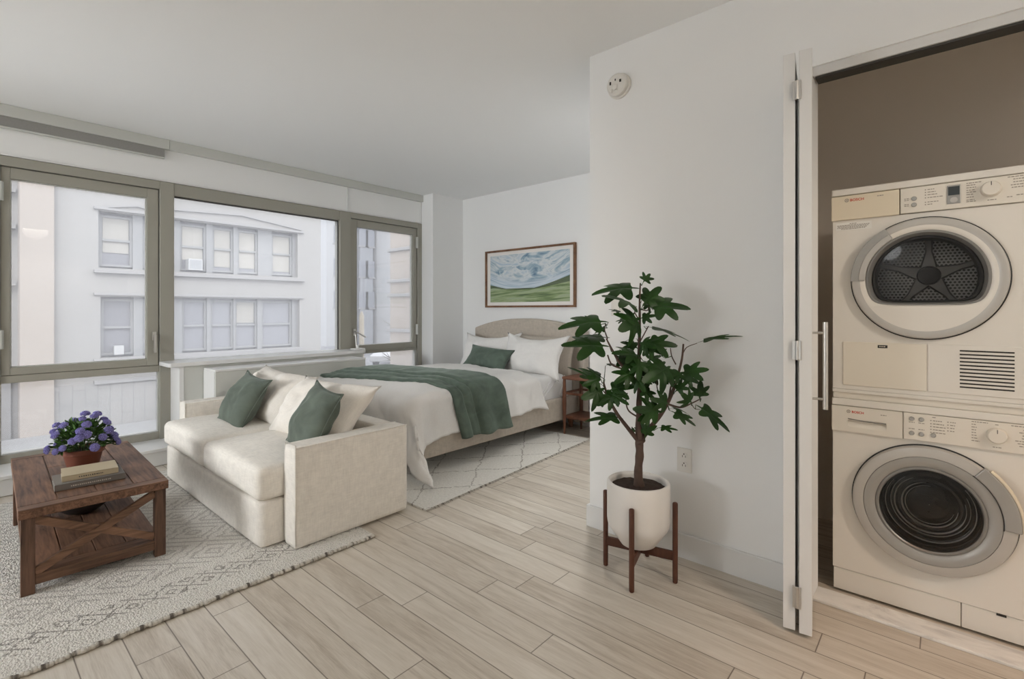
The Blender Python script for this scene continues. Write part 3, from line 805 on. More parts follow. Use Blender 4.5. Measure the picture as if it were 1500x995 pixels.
def throw():
    m = MB(); W = AX1-AX0
    nx, ny = 110, 80
    def step(s, c, w): 
        t = max(0, min(1, (s-c)/w)); return t*t*(3-2*t)
    def fn(i, j):
        a = -0.02 + (W+0.02+0.40)*i
        t = a/W
        near = -0.03 + 0.265*max(0, min(1, t)) if a <= W else 0.235 + 0.08*(a-W)/0.40
        far = 0.46 + 0.32*max(0, min(1, t)) if a <= W else 0.78 + 0.09*(a-W)/0.40
        b = near + (far-near)*j
        lift = 0.030 + 0.012*step(j, 0.20, 0.05) + 0.014*step(j, 0.36, 0.05)
        lift -= 0.010*math.exp(-((j-0.185)/0.018)**2) + 0.012*math.exp(-((j-0.345)/0.018)**2)
        lift -= 0.020*max(0, (0.03-j)/0.03)**2 + 0.018*max(0, (j-0.97)/0.03)**2
        bb = max(b, 0.0)
        p = drape(a, bb, lift)
        if b < 0: p.y += b
        amp = 0.010
        p.z += (noise.noise(Vector((a*3.0, b*3.0, 1.0)))*1.0 + 0.5*noise.noise(Vector((a*8.0, b*7.0, 4.0))) + 0.35*noise.noise(Vector((a*17.0+b*6, b*11.0, 9.0))))*0.013
        if a > W:
            k = min(1, (a-W)/0.25)
            p.x += 0.012 + k*(0.016*sin(j*15+0.6) + 0.020*noise.noise(Vector((b*5.0, a*2.0, 2.0))))
            p.y += k*0.015*noise.noise(Vector((b*4, a*3, 8)))
            if a > W+0.36: p.z += 0.012*noise.noise(Vector((b*8, 0, 3)))
        return p
    m.grid(nx, ny, fn)
    o = m.build('throw_blanket', M['green2'], None, smooth=True, solid=0.008)
    return tag(o, 'folded sage green velvet throw draped across the foot of the bed', 'throw')
throw()

cushion_thing('pillow', 'oatmeal linen pillow standing against the right end of the headboard', 'pillow', M['oat_pillow'],
    (-3.16, 4.075, 0.735), (1, 0.02, 0), (0.02, 0.30, 1), None, w=0.76, h=0.40, t=0.15, pinch=0.06, seed=21, wr=0.018, ear=0.06)
cushion_thing('pillow', 'white pillow at the window side of the bed, partly behind the green lumbar cushion', 'pillow', M['white_cotton'],
    (-3.84, 3.955, 0.725), (1, -0.02, 0.03), (0.0, 0.42, 1), None, w=0.80, h=0.43, t=0.22, pinch=0.08, seed=22, wr=0.024, ear=0.10, sag=0.035, n=36)
cushion_thing('pillow', 'large white pillow in front of the oatmeal one at the right of the bed', 'pillow', M['white_cotton'],
    (-3.165, 3.90, 0.735), (1, 0.02, -0.01), (0.0, 0.42, 1), None, w=0.74, h=0.43, t=0.22, pinch=0.08, seed=23, wr=0.024, ear=0.10, sag=0.035, n=36)
cushion_thing('lumbar_cushion', 'small oblong green cushion leaning on the white pillows', 'cushion', M['green2'],
    (-3.60, 3.70, 0.690), (1, 0.06, -0.06), (-0.12, 0.62, 0.80), None, w=0.56, h=0.27, t=0.15, pinch=0.07, seed=24, wr=0.014, ear=0.06)

# ------------------------------------------------------------------ bedside table
nt = thing('nightstand', 'small walnut nightstand with a lower shelf beside the bed', 'nightstand', (-2.555, 4.030, 0.0))
def lg(x, y):
    return MB().lathe([(0.010, 0), (0.012, 0.06), (0.018, 0.20), (0.021, 0.30), (0.018, 0.42), (0.014, 0.535)], (x, y, 0), 16)
for x in (-0.195, 0.195):
    for y in (-0.145, 0.145): lg(x, y).build('leg', M['walnut'], nt, smooth='auto')
tp = MB().box(-0.215, 0.215, -0.162, 0.162, 0.532, 0.560).build('table_top', M['walnut'], nt, bevel=0.010, segs=3)
MB().box(-0.197, 0.197, -0.147, 0.147, 0.160, 0.188).build('shelf', M['walnut'], nt, bevel=0.004)
r = MB()
for y in (-0.145, 0.145): r.box(-0.18, 0.18, y-0.008, y+0.008, 0.390, 0.412)
for x in (-0.195, 0.195): r.box(x-0.008, x+0.008, -0.13, 0.13, 0.390, 0.412)
r.build('rail', M['walnut'], nt, bevel=0.003)
# ------------------------------------------------------------------ coffee table
M['rustic_z'] = wood('rustic_brown_wood_upright', (0.044, 0.022, 0.014), (0.20, 0.11, 0.072), (34, 34, 3.0), 0.6, 1.2, 0.3)
ct = thing('coffee_table', 'rustic brown wood coffee table with X braces and a low shelf', 'coffee table', (-3.36, 0.451, 0.0125), radians(-2.0))
TX, TY, TH = 0.525, 0.258, 0.3625       # half length, half width, top of the table above the rug
# top: framed planks (outer boards along the length, a board across each end, short boards across the middle)
def planked(name, hx, hy, z0, z1, par):
    base = MB().box(-hx, hx, -hy, hy, z0, z1-0.006).build(name, M['rustic'], par, bevel=0.003)
    g = 0.0022; e = 0.062; w = 0.125; zt = z1-0.007
    def board(x0, x1, y0, y1, mt): MB().box(x0, x1, y0, y1, zt, z1).build('board', mt, base, bevel=0.0018)
    board(hx-e+g, hx, -hy, hy, M['rustic_y']); board(-hx, -hx+e-g, -hy, hy, M['rustic_y'])
    board(-hx+e+g, hx-e-g, -hy, -hy+w-g, M['rustic']); board(-hx+e+g, hx-e-g, hy-w+g, hy, M['rustic'])
    m_ = (2*hy-2*w)/2
    for k in range(2):
        y0 = -hy+w+k*m_
        cuts = [-hx+e, -hx*0.30 + k*0.2, hx-e]
        for q in range(2): board(cuts[q]+g, cuts[q+1]-g, y0+g, y0+m_-g, M['rustic'])
    return base
planked('table_top', TX, TY, TH-0.040, TH, ct)
planked('shelf', TX-0.045, TY-0.022, 0.045, 0.078, ct)
LX, LY = TX-0.036, TY-0.030
for x in (-LX, LX):
    for y in (-LY, LY):
        MB().box(x-0.022, x+0.022, y-0.022, y+0.022, 0, TH-0.040).build('leg', M['rustic_z'], ct, bevel=0.002)
for sx_ in (-1, 1):
    x = sx_*LX
    MB().box(x-0.018, x+0.018, -LY+0.022, LY-0.022, 0.035, 0.078).build('end_rail', M['rustic_y'], ct, bevel=0.002)
    MB().bar((x+0.006*sx_, -LY+0.02, 0.085), (x+0.006*sx_, LY-0.02, TH-0.058), 0.034, 0.022).build('brace', M['rustic_y'], ct, bevel=0.002)
    MB().bar((x-0.006*sx_, -LY+0.02, TH-0.058), (x-0.006*sx_, LY-0.02, 0.095), 0.034, 0.022).build('brace', M['rustic_y'], ct, bevel=0.002)

TZ = 0.0125+TH
bw = tag(MB().lathe([(0.045, 0.0), (0.075, 0.012), (0.115, 0.045), (0.135, 0.085), (0.130, 0.085), (0.110, 0.048), (0.070, 0.018), (0.0, 0.014)], (-3.56, 0.47, 0.0915), 40).build('bowl', M['bowl'], None, smooth='auto'),
    'black bowl on the low shelf of the coffee table', 'bowl')

def book(name, label, c, rz, L, W, T, cover, letter, letters):
    o = thing(name, label, 'book', c, rz, 'books on the coffee table')
    m = MB(); m.box(-W/2, W/2, -L/2, L/2, 0, 0.003); m.box(-W/2, W/2, -L/2, L/2, T-0.003, T); m.box(W/2-0.004, W/2, -L/2, L/2, 0, T)
    m.build('cover', cover, o, bevel=0.0012)
    MB().box(-W/2+0.004, W/2-0.004, -L/2+0.004, L/2-0.004, 0.003, T-0.003).build('pages', M['pages'], o)
    mk = MB(); random.seed(int(L*1000)); y = -letters*L/2
    while y < letters*L/2:
        w = random.uniform(0.003, 0.006)
        mk.box(W/2-0.0002, W/2+0.0005, y, y+w, T*0.40, T*0.60); y += w+random.uniform(0.002, 0.004)
    mk.build('spine_lettering', letter, o)
    return o
book('book', 'grey hardback, the larger and lower of the two books on the coffee table', (-3.115, 0.435, TZ+0.0005), radians(-3), 0.255, 0.200, 0.028, M['bookgrey'], M['inklight'], 0.56)
book('book', 'tan hardback lying on the larger grey book', (-3.128, 0.440, TZ+0.029), radians(-5), 0.205, 0.165, 0.026, M['bookkraft'], M['ink'], 0.42)

# ------------------------------------------------------------------ potted violet flowers
fp = thing('potted_flowers', 'violet blue flowers in a terracotta pot on the coffee table', 'potted plant', (-3.40, 0.452, TZ+0.0005))
PR = 0.088
MB().lathe([(0.060, 0), (0.064, 0.004), (PR*0.90, 0.072), (PR*0.92, 0.074), (PR, 0.078), (PR+0.003, 0.100), (PR-0.004, 0.102), (PR-0.010, 0.100), (PR-0.012, 0.085)], (0, 0, 0), 44, cap1=False).build('pot', M['terracotta'], fp, smooth='auto')
MB().lathe([(PR-0.008, 0.088), (PR*0.5, 0.092), (0.001, 0.094)], (0, 0, 0), 30, cap0=False).build('soil', M['soil'], fp, smooth=True)
random.seed(21)
heads = []
while len(heads) < 38:
    az = random.uniform(0, 2*pi); el = math.asin(random.uniform(-0.02, 1.0)); rr = random.uniform(0.94, 1.06)
    x = cos(az)*cos(el)*0.152*rr; y = sin(az)*cos(el)*0.140*rr; z = 0.112 + sin(el)*0.165*rr
    if z < 0.10 or any((Vector((x, y, z))-h).length < 0.024 for h in heads): continue
    heads.append(Vector((x, y, z)))
lv = MB(); st = MB()
def small_leaf(mb, p, d, L, wd):
    d = d.normalized(); s = d.cross(Vector((random.uniform(-.4, .4), random.uniform(-.4, .4), 1))).normalized(); n_ = s.cross(d)
    q = lambda t, sd, dz: p + d*(L*t) + s*(wd*sd) + n_*dz
    mb.add([q(0, 0, 0), q(.3, .9, .003), q(.65, .8, .002), q(1, 0, -.004), q(.65, -.8, .002), q(.3, -.9, .003), q(.5, 0, -.003)], [(0, 1, 6), (1, 2, 6), (2, 3, 6), (3, 4, 6), (4, 5, 6), (5, 0, 6)])
for h in heads:
    st.tube([Vector((h.x*0.25, h.y*0.25, 0.092)), Vector((h.x*0.6, h.y*0.6, 0.092+(h.z-0.092)*0.55)), h], [0.0018, 0.0016, 0.0012], 5)
    for q in range(5):
        t = random.uniform(0.45, 0.92); p = Vector((h.x*t, h.y*t, 0.092+(h.z-0.092)*t))
        small_leaf(lv, p, Vector((random.uniform(-1, 1), random.uniform(-1, 1), random.uniform(-.4, .6))), random.uniform(.022, .038), random.uniform(.008, .013))
for q in range(300):
    az = random.uniform(0, 2*pi); el = random.uniform(0.0, 1.5); rr = random.uniform(0.50, 0.97)
    p = Vector((cos(az)*cos(el)*0.142*rr, sin(az)*cos(el)*0.130*rr, 0.105+sin(el)*0.145*rr))
    small_leaf(lv, p, p-Vector((0, 0, 0.09))+Vector((random.uniform(-.05, .05), random.uniform(-.05, .05), 0)), random.uniform(.024, .042), random.uniform(.009, .015))
st.build('stems', M['stem'], fp, smooth=True)
lv.build('foliage', M['leaf2'], fp, recalc=False)
def flower_head():
    m = MB(); R_ = 0.0165
    for i in range(70):
        a = pi*(3-sqrt(5))*i; zz = 1-1.35*(i+0.5)/70; rr = sqrt(max(0, 1-zz*zz))
        n_ = Vector((rr*cos(a), rr*sin(a), zz)); c = n_*R_*Vector((1, 1, 0.8)).length/1.6
        c = Vector((n_.x*R_, n_.y*R_, n_.z*R_*0.75))
        s = n_.orthogonal().normalized(); u = n_.cross(s); ang = random.uniform(0, pi); s, u = s*cos(ang)+u*sin(ang), u*cos(ang)-s*sin(ang)
        w = 0.0042
        m.add([c+s*w+n_*.0018, c+u*w*.8-n_*.0005, c-s*w+n_*.0018, c-u*w*.8-n_*.0005, c-n_*.002], [(0, 1, 4), (1, 2, 4), (2, 3, 4), (3, 0, 4)])
    m.lathe([(0.001, -R_*0.45), (R_*0.75, -R_*0.25), (R_*0.92, R_*0.1), (R_*0.65, R_*0.5), (0.001, R_*0.68)], (0, 0, 0), 12)
    return m
fh0 = None
for i, h in enumerate(heads):
    if fh0 is None:
        fh0 = flower_head().build('flower_head', M['petal'], fp, recalc=False); o = fh0
    else:
        o = fh0.copy(); COL.objects.link(o); o.parent = fp
    o.location = h; sc = random.uniform(0.85, 1.3)
    o.scale = (sc, sc, sc)
    d = Vector((h.x, h.y, (h.z-0.09)*1.2)); o.rotation_euler = d.to_track_quat('Z', 'Y').to_euler()

# ------------------------------------------------------------------ planter stand and potted tree
px, py = -1.045, 2.052
ps = thing('plant_stand', 'dark walnut mid century plant stand holding the white pot', 'plant stand', (px, py, 0.0))
legs = [(-1.198, 2.026), (-1.001, 1.906), (-0.891, 2.096), (-1.090, 2.233)]
for x, y in legs:
    MB().lathe([(0.008, 0.0), (0.0105, 0.003), (0.0115, 0.02), (0.0115, 0.348), (0.0100, 0.352), (0.006, 0.354)], (x-px, y-py, 0), 16).build('leg', M['standwood'], ps, smooth='auto')
for i, j in ((0, 2), (1, 3)):
    a = Vector((legs[i][0]-px, legs[i][1]-py, 0.118)); b = Vector((legs[j][0]-px, legs[j][1]-py, 0.118))
    z_ = 0.0 if i == 0 else -0.003
    MB().bar(a+Vector((0, 0, z_)), b+Vector((0, 0, z_)), 0.040, 0.014).build('cross_rail', M['standwood'], ps, bevel=0.002)
POTZ = 0.1385
pt = thing('potted_tree', 'leafy green fig tree with a brown trunk in a round white pot', 'potted tree', (px, py, POTZ))
H = 0.428-POTZ
R0 = 0.139
MB().lathe([(0.040, 0.0), (0.062, 0.0005), (0.078, 0.008), (R0-0.012, 0.078), (R0-0.003, 0.096), (R0, 0.118), (R0, H-0.010), (R0-0.003, H-0.003), (R0-0.009, H), (R0-0.016, H-0.004), (R0-0.019, H-0.012), (R0-0.019, H-0.05)], (0, 0, 0), 64, cap1=False).build('pot', M['pot_white'], pt, smooth=True)
sm = MB()
def soil_fn(i, j):
    r = (R0-0.018)*i; t = 2*pi*j
    return (r*cos(t), r*sin(t), H-0.028 + 0.008*(1-i) + 0.006*noise.noise(Vector((r*cos(t)*60, r*sin(t)*60, 0))))
sm.grid(12, 48, soil_fn).build('soil', M['soil'], pt, smooth=True)
LEAVES = [
    (-1.033, 2.046, 1.295, -1.199, 1.94, 1.294, 0.8, 35.0),
    (-1.035, 2.018, 1.212, -1.094, 1.872, 1.265, 0.8, 25.0),
    (-1.014, 2.037, 1.322, -0.988, 2.045, 1.361, 1.5, 90.0),
    (-1.113, 2.029, 1.184, -1.177, 2.026, 1.206, 0.5, 20.0),
    (-1.02, 2.017, 1.164, -1.047, 1.9, 1.124, 1.5, 95.0),
    (-1.025, 2.027, 1.16, -0.959, 2.031, 1.179, 0.9, 60.0),
    (-1.125, 1.925, 1.145, -1.256, 1.77, 1.14, 0.75, 38.0),
    (-1.162, 2.0, 1.071, -1.267, 1.866, 1.07, 0.6, 25.0),
    (-1.105, 1.903, 1.038, -1.216, 1.725, 1.057, 0.7, 40.0),
    (-1.059, 2.064, 1.069, -1.144, 2.082, 1.052, 0.3, 20.0),
    (-1.02, 2.017, 1.054, -0.939, 1.982, 1.045, 1.2, 70.0),
    (-1.016, 2.008, 0.995, -1.058, 1.891, 1.021, 0.9, 40.0),
    (-1.016, 2.035, 1.215, -0.97, 2.102, 1.302, 1.1, 75.0),
    (-1.009, 2.041, 1.215, -0.865, 2.154, 1.221, 0.85, 48.0),
    (-1.034, 2.085, 1.125, -0.877, 2.183, 1.08, 0.35, 15.0),
    (-0.995, 2.013, 1.053, -0.88, 2.048, 1.05, 0.9, 65.0),
    (-0.862, 2.264, 1.046, -0.69, 2.29, 1.097, 0.3, 25.0),
    (-0.905, 2.079, 0.952, -0.937, 1.944, 0.909, 1.15, 85.0),
    (-0.89, 2.145, 0.913, -0.781, 2.161, 0.945, 0.9, 60.0),
    (-0.91, 2.194, 0.876, -0.84, 2.29, 0.888, 0.25, 15.0),
    (-0.891, 2.104, 0.89, -0.922, 2.011, 0.924, 0.6, 40.0),
    (-0.9, 2.11, 0.834, -0.849, 2.128, 0.889, 0.9, 60.0),
    (-0.914, 2.084, 0.785, -0.944, 1.992, 0.818, 0.9, 75.0),
    (-0.839, 2.244, 0.793, -0.839, 2.244, 0.865, 1.5, 80.0),
    (-0.851, 2.18, 0.785, -0.865, 2.114, 0.826, 1.2, 80.0),
    (-0.845, 2.212, 0.772, -0.72, 2.255, 0.689, 0.6, 40.0),
    (-0.914, 2.098, 0.753, -0.811, 2.108, 0.712, 0.55, 40.0),
    (-0.943, 2.165, 0.748, -0.899, 2.27, 0.725, 0.35, 20.0),
    (-0.932, 2.055, 0.751, -0.985, 1.929, 0.781, 0.9, 70.0),
    (-0.959, 2.071, 0.675, -0.89, 2.093, 0.679, 0.6, 40.0),
    (-1.131, 1.906, 0.853, -1.169, 1.794, 0.824, 1.2, 88.0),
    (-1.141, 1.911, 0.86, -1.229, 1.794, 0.952, 0.45, 30.0),
    (-1.168, 1.968, 0.882, -1.25, 1.895, 0.938, 0.6, 30.0),
    (-1.171, 1.978, 0.943, -1.153, 2.047, 0.951, 0.4, 20.0),
    (-1.122, 1.914, 0.84, -1.024, 1.948, 0.871, 0.9, 60.0),
    (-1.11, 1.911, 0.83, -1.027, 1.905, 0.805, 0.8, 70.0),
    (-1.11, 1.911, 0.827, -1.091, 1.889, 0.779, 1.2, 85.0),
    (-1.082, 1.976, 0.715, -1.168, 1.847, 0.73, 0.5, 35.0),
    (-1.013, 1.971, 0.908, -0.967, 1.944, 0.862, 1.3, 88.0),
    (-1.009, 2.001, 0.857, -0.941, 2.007, 0.81, 0.8, 60.0),
    (-1.048, 2.073, 0.963, -0.976, 2.123, 0.868, 0.9, 60.0),
    (-1.02, 2.017, 1.0, -1.062, 1.927, 0.935, 0.9, 65.0),
    (-1.007, 2.043, 0.63, -0.982, 2.025, 0.71, 0.9, 70.0),
    (-1.065, 2.058, 0.664, -1.088, 2.064, 0.624, 0.8, 60.0),
    (-1.002, 1.98, 0.988, -0.981, 1.932, 0.915, 1.0, 80.0),
    (-1.032, 2.114, 0.961, -1.006, 2.203, 0.988, 0.8, 50.0),
    (-1.145, 2.014, 0.992, -1.088, 2.104, 0.932, 0.9, 60.0),
    (-0.976, 2.123, 0.995, -0.947, 2.122, 1.022, 1.0, 50.0),
    (-1.204, 1.922, 1.15, -1.266, 1.921, 1.175, 0.5, 30.0),
    (-1.098, 2.056, 1.156, -1.16, 2.054, 1.149, 0.7, 40.0),
    (-0.877, 2.144, 0.924, -0.901, 2.056, 0.897, 0.8, 60.0),
    (-1.002, 2.007, 1.047, -0.919, 2.026, 1.014, 1.0, 60.0),
    (-1.055, 2.08, 1.018, -1.129, 2.068, 1.057, 0.9, 50.0),
    (-0.995, 2.026, 0.925, -0.897, 2.073, 0.941, 1.0, 60.0),
    (-1.022, 1.976, 0.928, -1.063, 1.887, 0.897, 1.0, 65.0),
    (-1.013, 2.01, 1.121, -1.03, 1.942, 1.15, 1.0, 60.0),
    (-0.968, 2.037, 0.755, -0.99, 1.964, 0.728, 1.0, 70.0),
    (-0.889, 2.173, 0.868, -0.861, 2.238, 0.91, 1.0, 65.0),
    (-1.14, 1.886, 0.896, -1.17, 1.806, 0.881, 1.0, 70.0),
    (-1.081, 1.937, 0.83, -1.124, 1.86, 0.791, 0.9, 70.0),
    (-1.046, 2.088, 1.244, -1.021, 2.163, 1.206, 0.9, 50.0),
    (-1.153, 1.967, 1.119, -1.211, 1.956, 1.099, 0.8, 45.0),
]
BRANCHES = [
    [(-1.0367, 2.043, 0.3754, 0.021), (-1.039, 2.0409, 0.4739, 0.018), (-1.0343, 2.045, 0.5508, 0.0185), (-1.0367, 2.043, 0.6277, 0.017), (-1.0367, 2.043, 0.7508, 0.0125), (-1.0343, 2.045, 0.8739, 0.011), (-1.0367, 2.043, 0.9969, 0.008), (-1.0343, 2.045, 1.12, 0.006), (-1.0343, 2.045, 1.2431, 0.0045), (-1.032, 2.047, 1.32, 0.003)],
    [(-1.0413, 2.0389, 0.6124, 0.011), (-1.0685, 1.9883, 0.6786, 0.009), (-1.0978, 1.9491, 0.7417, 0.008), (-1.1274, 1.923, 0.8176, 0.006), (-1.1463, 1.9197, 0.8768, 0.004)],
    [(-1.0367, 2.043, 0.8677, 0.009), (-1.0545, 1.9872, 0.9147, 0.008), (-1.0765, 1.9412, 0.9654, 0.006), (-1.094, 1.9125, 1.0174, 0.005), (-1.1164, 1.8927, 1.0743, 0.003)],
    [(-1.032, 2.047, 0.6124, 0.013), (-1.0042, 2.0848, 0.6653, 0.011), (-0.9717, 2.1134, 0.7179, 0.01), (-0.942, 2.1263, 0.7754, 0.009), (-0.9171, 2.135, 0.8386, 0.008), (-0.905, 2.1589, 0.9046, 0.006), (-0.8992, 2.1906, 0.9796, 0.005), (-0.8986, 2.2045, 1.0441, 0.004)],
    [(-0.9397, 2.1284, 0.7754, 0.005), (-0.8958, 2.167, 0.76, 0.004), (-0.8589, 2.1995, 0.7785, 0.003), (-0.8303, 2.238, 0.7982, 0.002)],
    [(-0.9009, 2.2025, 0.9973, 0.0025), (-0.8908, 2.2247, 1.0277, 0.002), (-0.8593, 2.2657, 1.0458, 0.0015)],
    [(-1.0367, 2.043, 0.7139, 0.004), (-1.0665, 2.0034, 0.7467, 0.0035), (-1.0708, 1.9862, 0.7914, 0.003), (-1.0614, 1.9812, 0.8297, 0.002)],
    [(-1.072, 1.9452, 0.9414, 0.004), (-1.1036, 1.9174, 0.9594, 0.0035), (-1.1171, 1.9055, 1.0015, 0.003)],
    [(-0.9202, 2.1722, 0.9516, 0.003), (-0.9342, 2.1599, 0.9889, 0.0025), (-0.9388, 2.1558, 1.0262, 0.002)],
    [(-0.9472, 2.0951, 0.8006, 0.003), (-0.9611, 2.0695, 0.8479, 0.0025), (-0.959, 2.058, 0.8918, 0.002)],
    [(-1.1119, 1.8967, 1.0713, 0.0025), (-1.1261, 1.8975, 1.1068, 0.002), (-1.1291, 1.9083, 1.1396, 0.0015)],
    [(-1.0343, 2.045, 1.1508, 0.003), (-1.0505, 2.0307, 1.1877, 0.0025), (-1.0365, 2.0165, 1.2152, 0.002)],
    [(-1.032, 2.047, 1.0585, 0.003), (-1.0159, 2.0613, 1.0985, 0.0025), (-1.0089, 2.0808, 1.1258, 0.002)],
    [(-1.0367, 2.043, 1.2062, 0.003), (-1.0089, 2.0674, 1.1969, 0.0025), (-0.9952, 2.0661, 1.2245, 0.002)],
    [(-1.1046, 1.9431, 0.7569, 0.004), (-1.1268, 1.9103, 0.8254, 0.003), (-1.1495, 1.8903, 0.8556, 0.002)],
    [(-0.9351, 2.1324, 0.797, 0.005), (-0.9304, 2.1365, 0.8431, 0.004), (-0.9258, 2.1406, 0.8646, 0.003)],
    [(-1.0367, 2.043, 0.597, 0.008), (-1.0159, 2.0413, 0.6102, 0.007), (-1.009, 2.0407, 0.6177, 0.006)],
    [(-0.8589, 2.1995, 0.7754, 0.0018), (-0.8473, 2.2097, 0.7539, 0.0016), (-0.8288, 2.226, 0.7508, 0.0012)],
]

off = Vector((px, py, POTZ))
def smooth_path(pts, n=4):
    out = []; P = [Vector(p[:3]) for p in pts]; r = [p[3] for p in pts]
    for i in range(len(P)-1):
        p0 = P[max(i-1, 0)]; p1 = P[i]; p2 = P[i+1]; p3 = P[min(i+2, len(P)-1)]
        for k in range(n):
            t = k/n
            v = 0.5*((2*p1)+(p2-p0)*t+(2*p0-5*p1+4*p2-p3)*t*t+(3*p1-p0-3*p2+p3)*t**3)
            out.append((v, r[i]*(1-t)+r[i+1]*t))
    out.append((P[-1], r[-1])); return out
tm = None
trunk_pts = BRANCHES[0]
trunk_pts[0] = (px+0.004, py, H-0.035+POTZ, 0.026)
tp_ = smooth_path(trunk_pts, 6)
trk = MB().tube([p-off for p, r in tp_], [r*(1+0.07*sin(i*1.3)) for i, (p, r) in enumerate(tp_)], 12)
# stub of a cut branch low on the trunk
trk.tube([Vector((-1.035, 2.03, 0.60))-off+Vector((0, 0, 0)), Vector((-1.012, 2.03, 0.612))-off], [0.010, 0.008], 8)
trunk = trk.build('trunk', M['bark'], pt, smooth=True)
for br in BRANCHES[1:]:
    q = smooth_path(br, 5)
    MB().tube([p-off for p, r in q], [r for p, r in q], 8).build('branch', M['bark'], pt, smooth=True)
def lobed(mb, b, t, wr, roll, seed):
    rnd = random.Random(seed)
    b = Vector(b); t = Vector(t); d = t-b; L = d.length
    if L < 0.02: return
    d.normalize(); L *= 1.08
    side = d.cross(Vector((0, 0, 1)))
    if side.length < 0.15: side = Vector((0.75, 0.66, 0))
    side.normalize(); up = side.cross(d).normalized()
    # roll the blade towards the room
    view = Vector((-b.x, -b.y, 0.25)).normalized()
    v2 = (view - d*view.dot(d)).normalized()
    a = radians(roll)
    up = (up*cos(a)+v2*sin(a)).normalized(); side = d.cross(up).normalized()
    lat_s = max(0.16, min(1.25, wr*0.95)); droop = rnd.uniform(0.16, 0.34)*L
    lob = [(0, .68, 21), (52, .60, 20), (-52, .60, 20), (106, .47, 23), (-106, .47, 23)]
    lob = [(an+rnd.uniform(-5, 5), ln*rnd.uniform(.9, 1.08), wd) for an, ln, wd in lob]
    N = 60; vs = []; fs = []
    def outline(th):
        r = 0.20
        for an, ln, wd in lob:
            dd = (th-an+180) % 360-180
            r = max(r, 0.20+(ln-0.20)*math.exp(-abs(dd/wd)**1.9))
        dd = (th+180) % 360-180
        if abs(dd) > 150: r = max(r, 0.17+0.21*math.exp(-((abs(dd)-180)/9)**2))
        return r
    for ring in (0.0, 0.35, 0.7, 1.0):
        for k in range(N):
            th = -180+360*k/N; r = outline(th)
            q = min(r, 0.22)*ring if ring < 0.6 else r*ring
            fx = (0.36 + q*cos(radians(th)))*L; la = q*sin(radians(th))*L*lat_s
            s_ = fx/L
            zz = -droop*s_*s_ + droop*s_*0.5 + 0.30*abs(la)*(1-0.5*abs(la)/(0.4*L)) - 0.9*la*la/L
            # each lobe is folded a little along its own rib
            for an, ln, wd in lob[1:]:
                dd = (th-an+180) % 360-180
                if abs(dd) < wd*1.4 and ring > 0.5: zz -= 0.018*L*ring*(1-abs(dd)/(wd*1.4))
            vs.append(b + d*fx + side*la + up*zz)
    for g_ in range(3):
        for k in range(N):
            k2 = (k+1) % N; fs.append((g_*N+k, g_*N+k2, (g_+1)*N+k2, (g_+1)*N+k))
    mb.add(vs, fs)
lf = MB()
for i, (bx_, by_, bz_, tx_, ty_, tz_, w_, rl_) in enumerate(LEAVES):
    m_ = MB(); lobed(m_, (bx_, by_, bz_), (tx_, ty_, tz_), w_, rl_, i)
    lf.add([Vector(v)-off for v in m_.v], m_.f)
    # petiole back to the nearest wood
    best = None
    for br in BRANCHES:
        for p in br:
            dd = (Vector(p[:3])-Vector((bx_, by_, bz_))).length
            if best is None or dd < best[0]: best = (dd, Vector(p[:3]))
    p0 = best[1]-off; p1 = Vector((bx_, by_, bz_))-off; mid = (p0+p1)/2+Vector((0, 0, -0.012))
    if best[0] > 0.006: lf.tube([p0, mid, p1], [0.0022, 0.0018, 0.0014], 5)
lf.build('foliage', M['leaf'], pt, smooth=True, recalc=False)

# ------------------------------------------------------------------ wall fixtures and the picture
pc = thing('wall_picture', 'framed landscape painting hanging above the headboard', 'picture', (-3.556, BACK-0.002, 1.568))
PW, PH = 1.312/2, 0.680/2
m = MB()
for b in ((-PW, PW, -0.034, 0, PH-0.022, PH), (-PW, PW, -0.034, 0, -PH, -PH+0.022), (-PW, -PW+0.022, -0.034, 0, -PH+0.022, PH-0.022), (PW-0.022, PW, -0.034, 0, -PH+0.022, PH-0.022)): m.box(*b)
m.build('frame', wood('picture_frame_wood', (0.10, 0.045, 0.022), (0.22, 0.115, 0.06), (9, 9, 9), 0.5), pc, bevel=0.002)
MB().box(-PW+0.02, PW-0.02, -0.014, -0.002, -PH+0.02, PH-0.02).build('mat_board', M['mat_board'], pc)
a = MB().box(-0.5, 0.5, -0.0012, 0.0012, -0.5, 0.5).build('print', M['art'], pc)
a.location = (0, -0.0150, 0); a.scale = (2*(PW-0.075), 1, 2*(PH-0.062))

sd = thing('smoke_detector', 'round white smoke detector high on the wall near the ceiling', 'smoke detector', (-1.298, WY, 2.386))
MB().lathe([(0.066, 0.0), (0.066, -0.012), (0.060, -0.016)], (0, 0, 0), 40, axis='y').build('mounting_base', M['plastic'], sd, smooth='auto')
MB().lathe([(0.058, -0.014), (0.060, -0.020), (0.057, -0.036), (0.050, -0.042), (0.001, -0.044)], (0, 0, 0), 40, axis='y').build('cover', M['plastic'], sd, smooth='auto')
m = MB()
for x, z, w, h in ((-0.032, 0.010, 0.008, 0.016), (0.026, 0.010, 0.010, 0.014), (-0.003, 0.022, 0.005, 0.010)): MB().box(x-w/2, x+w/2, -0.0455, -0.040, z-h/2, z+h/2).build('vent_slot', M['slot'], sd)
m = MB(); m.lathe([(0.016, -0.042), (0.016, -0.048), (0.012, -0.050)], (-0.006, 0, -0.016), 20, axis='y'); m.box(-0.028, -0.022, -0.046, -0.040, -0.04, 0.0); m.box(0.006, 0.012, -0.046, -0.040, -0.035, 0.0)
m.build('test_button', M['plastic'], sd, smooth='auto')

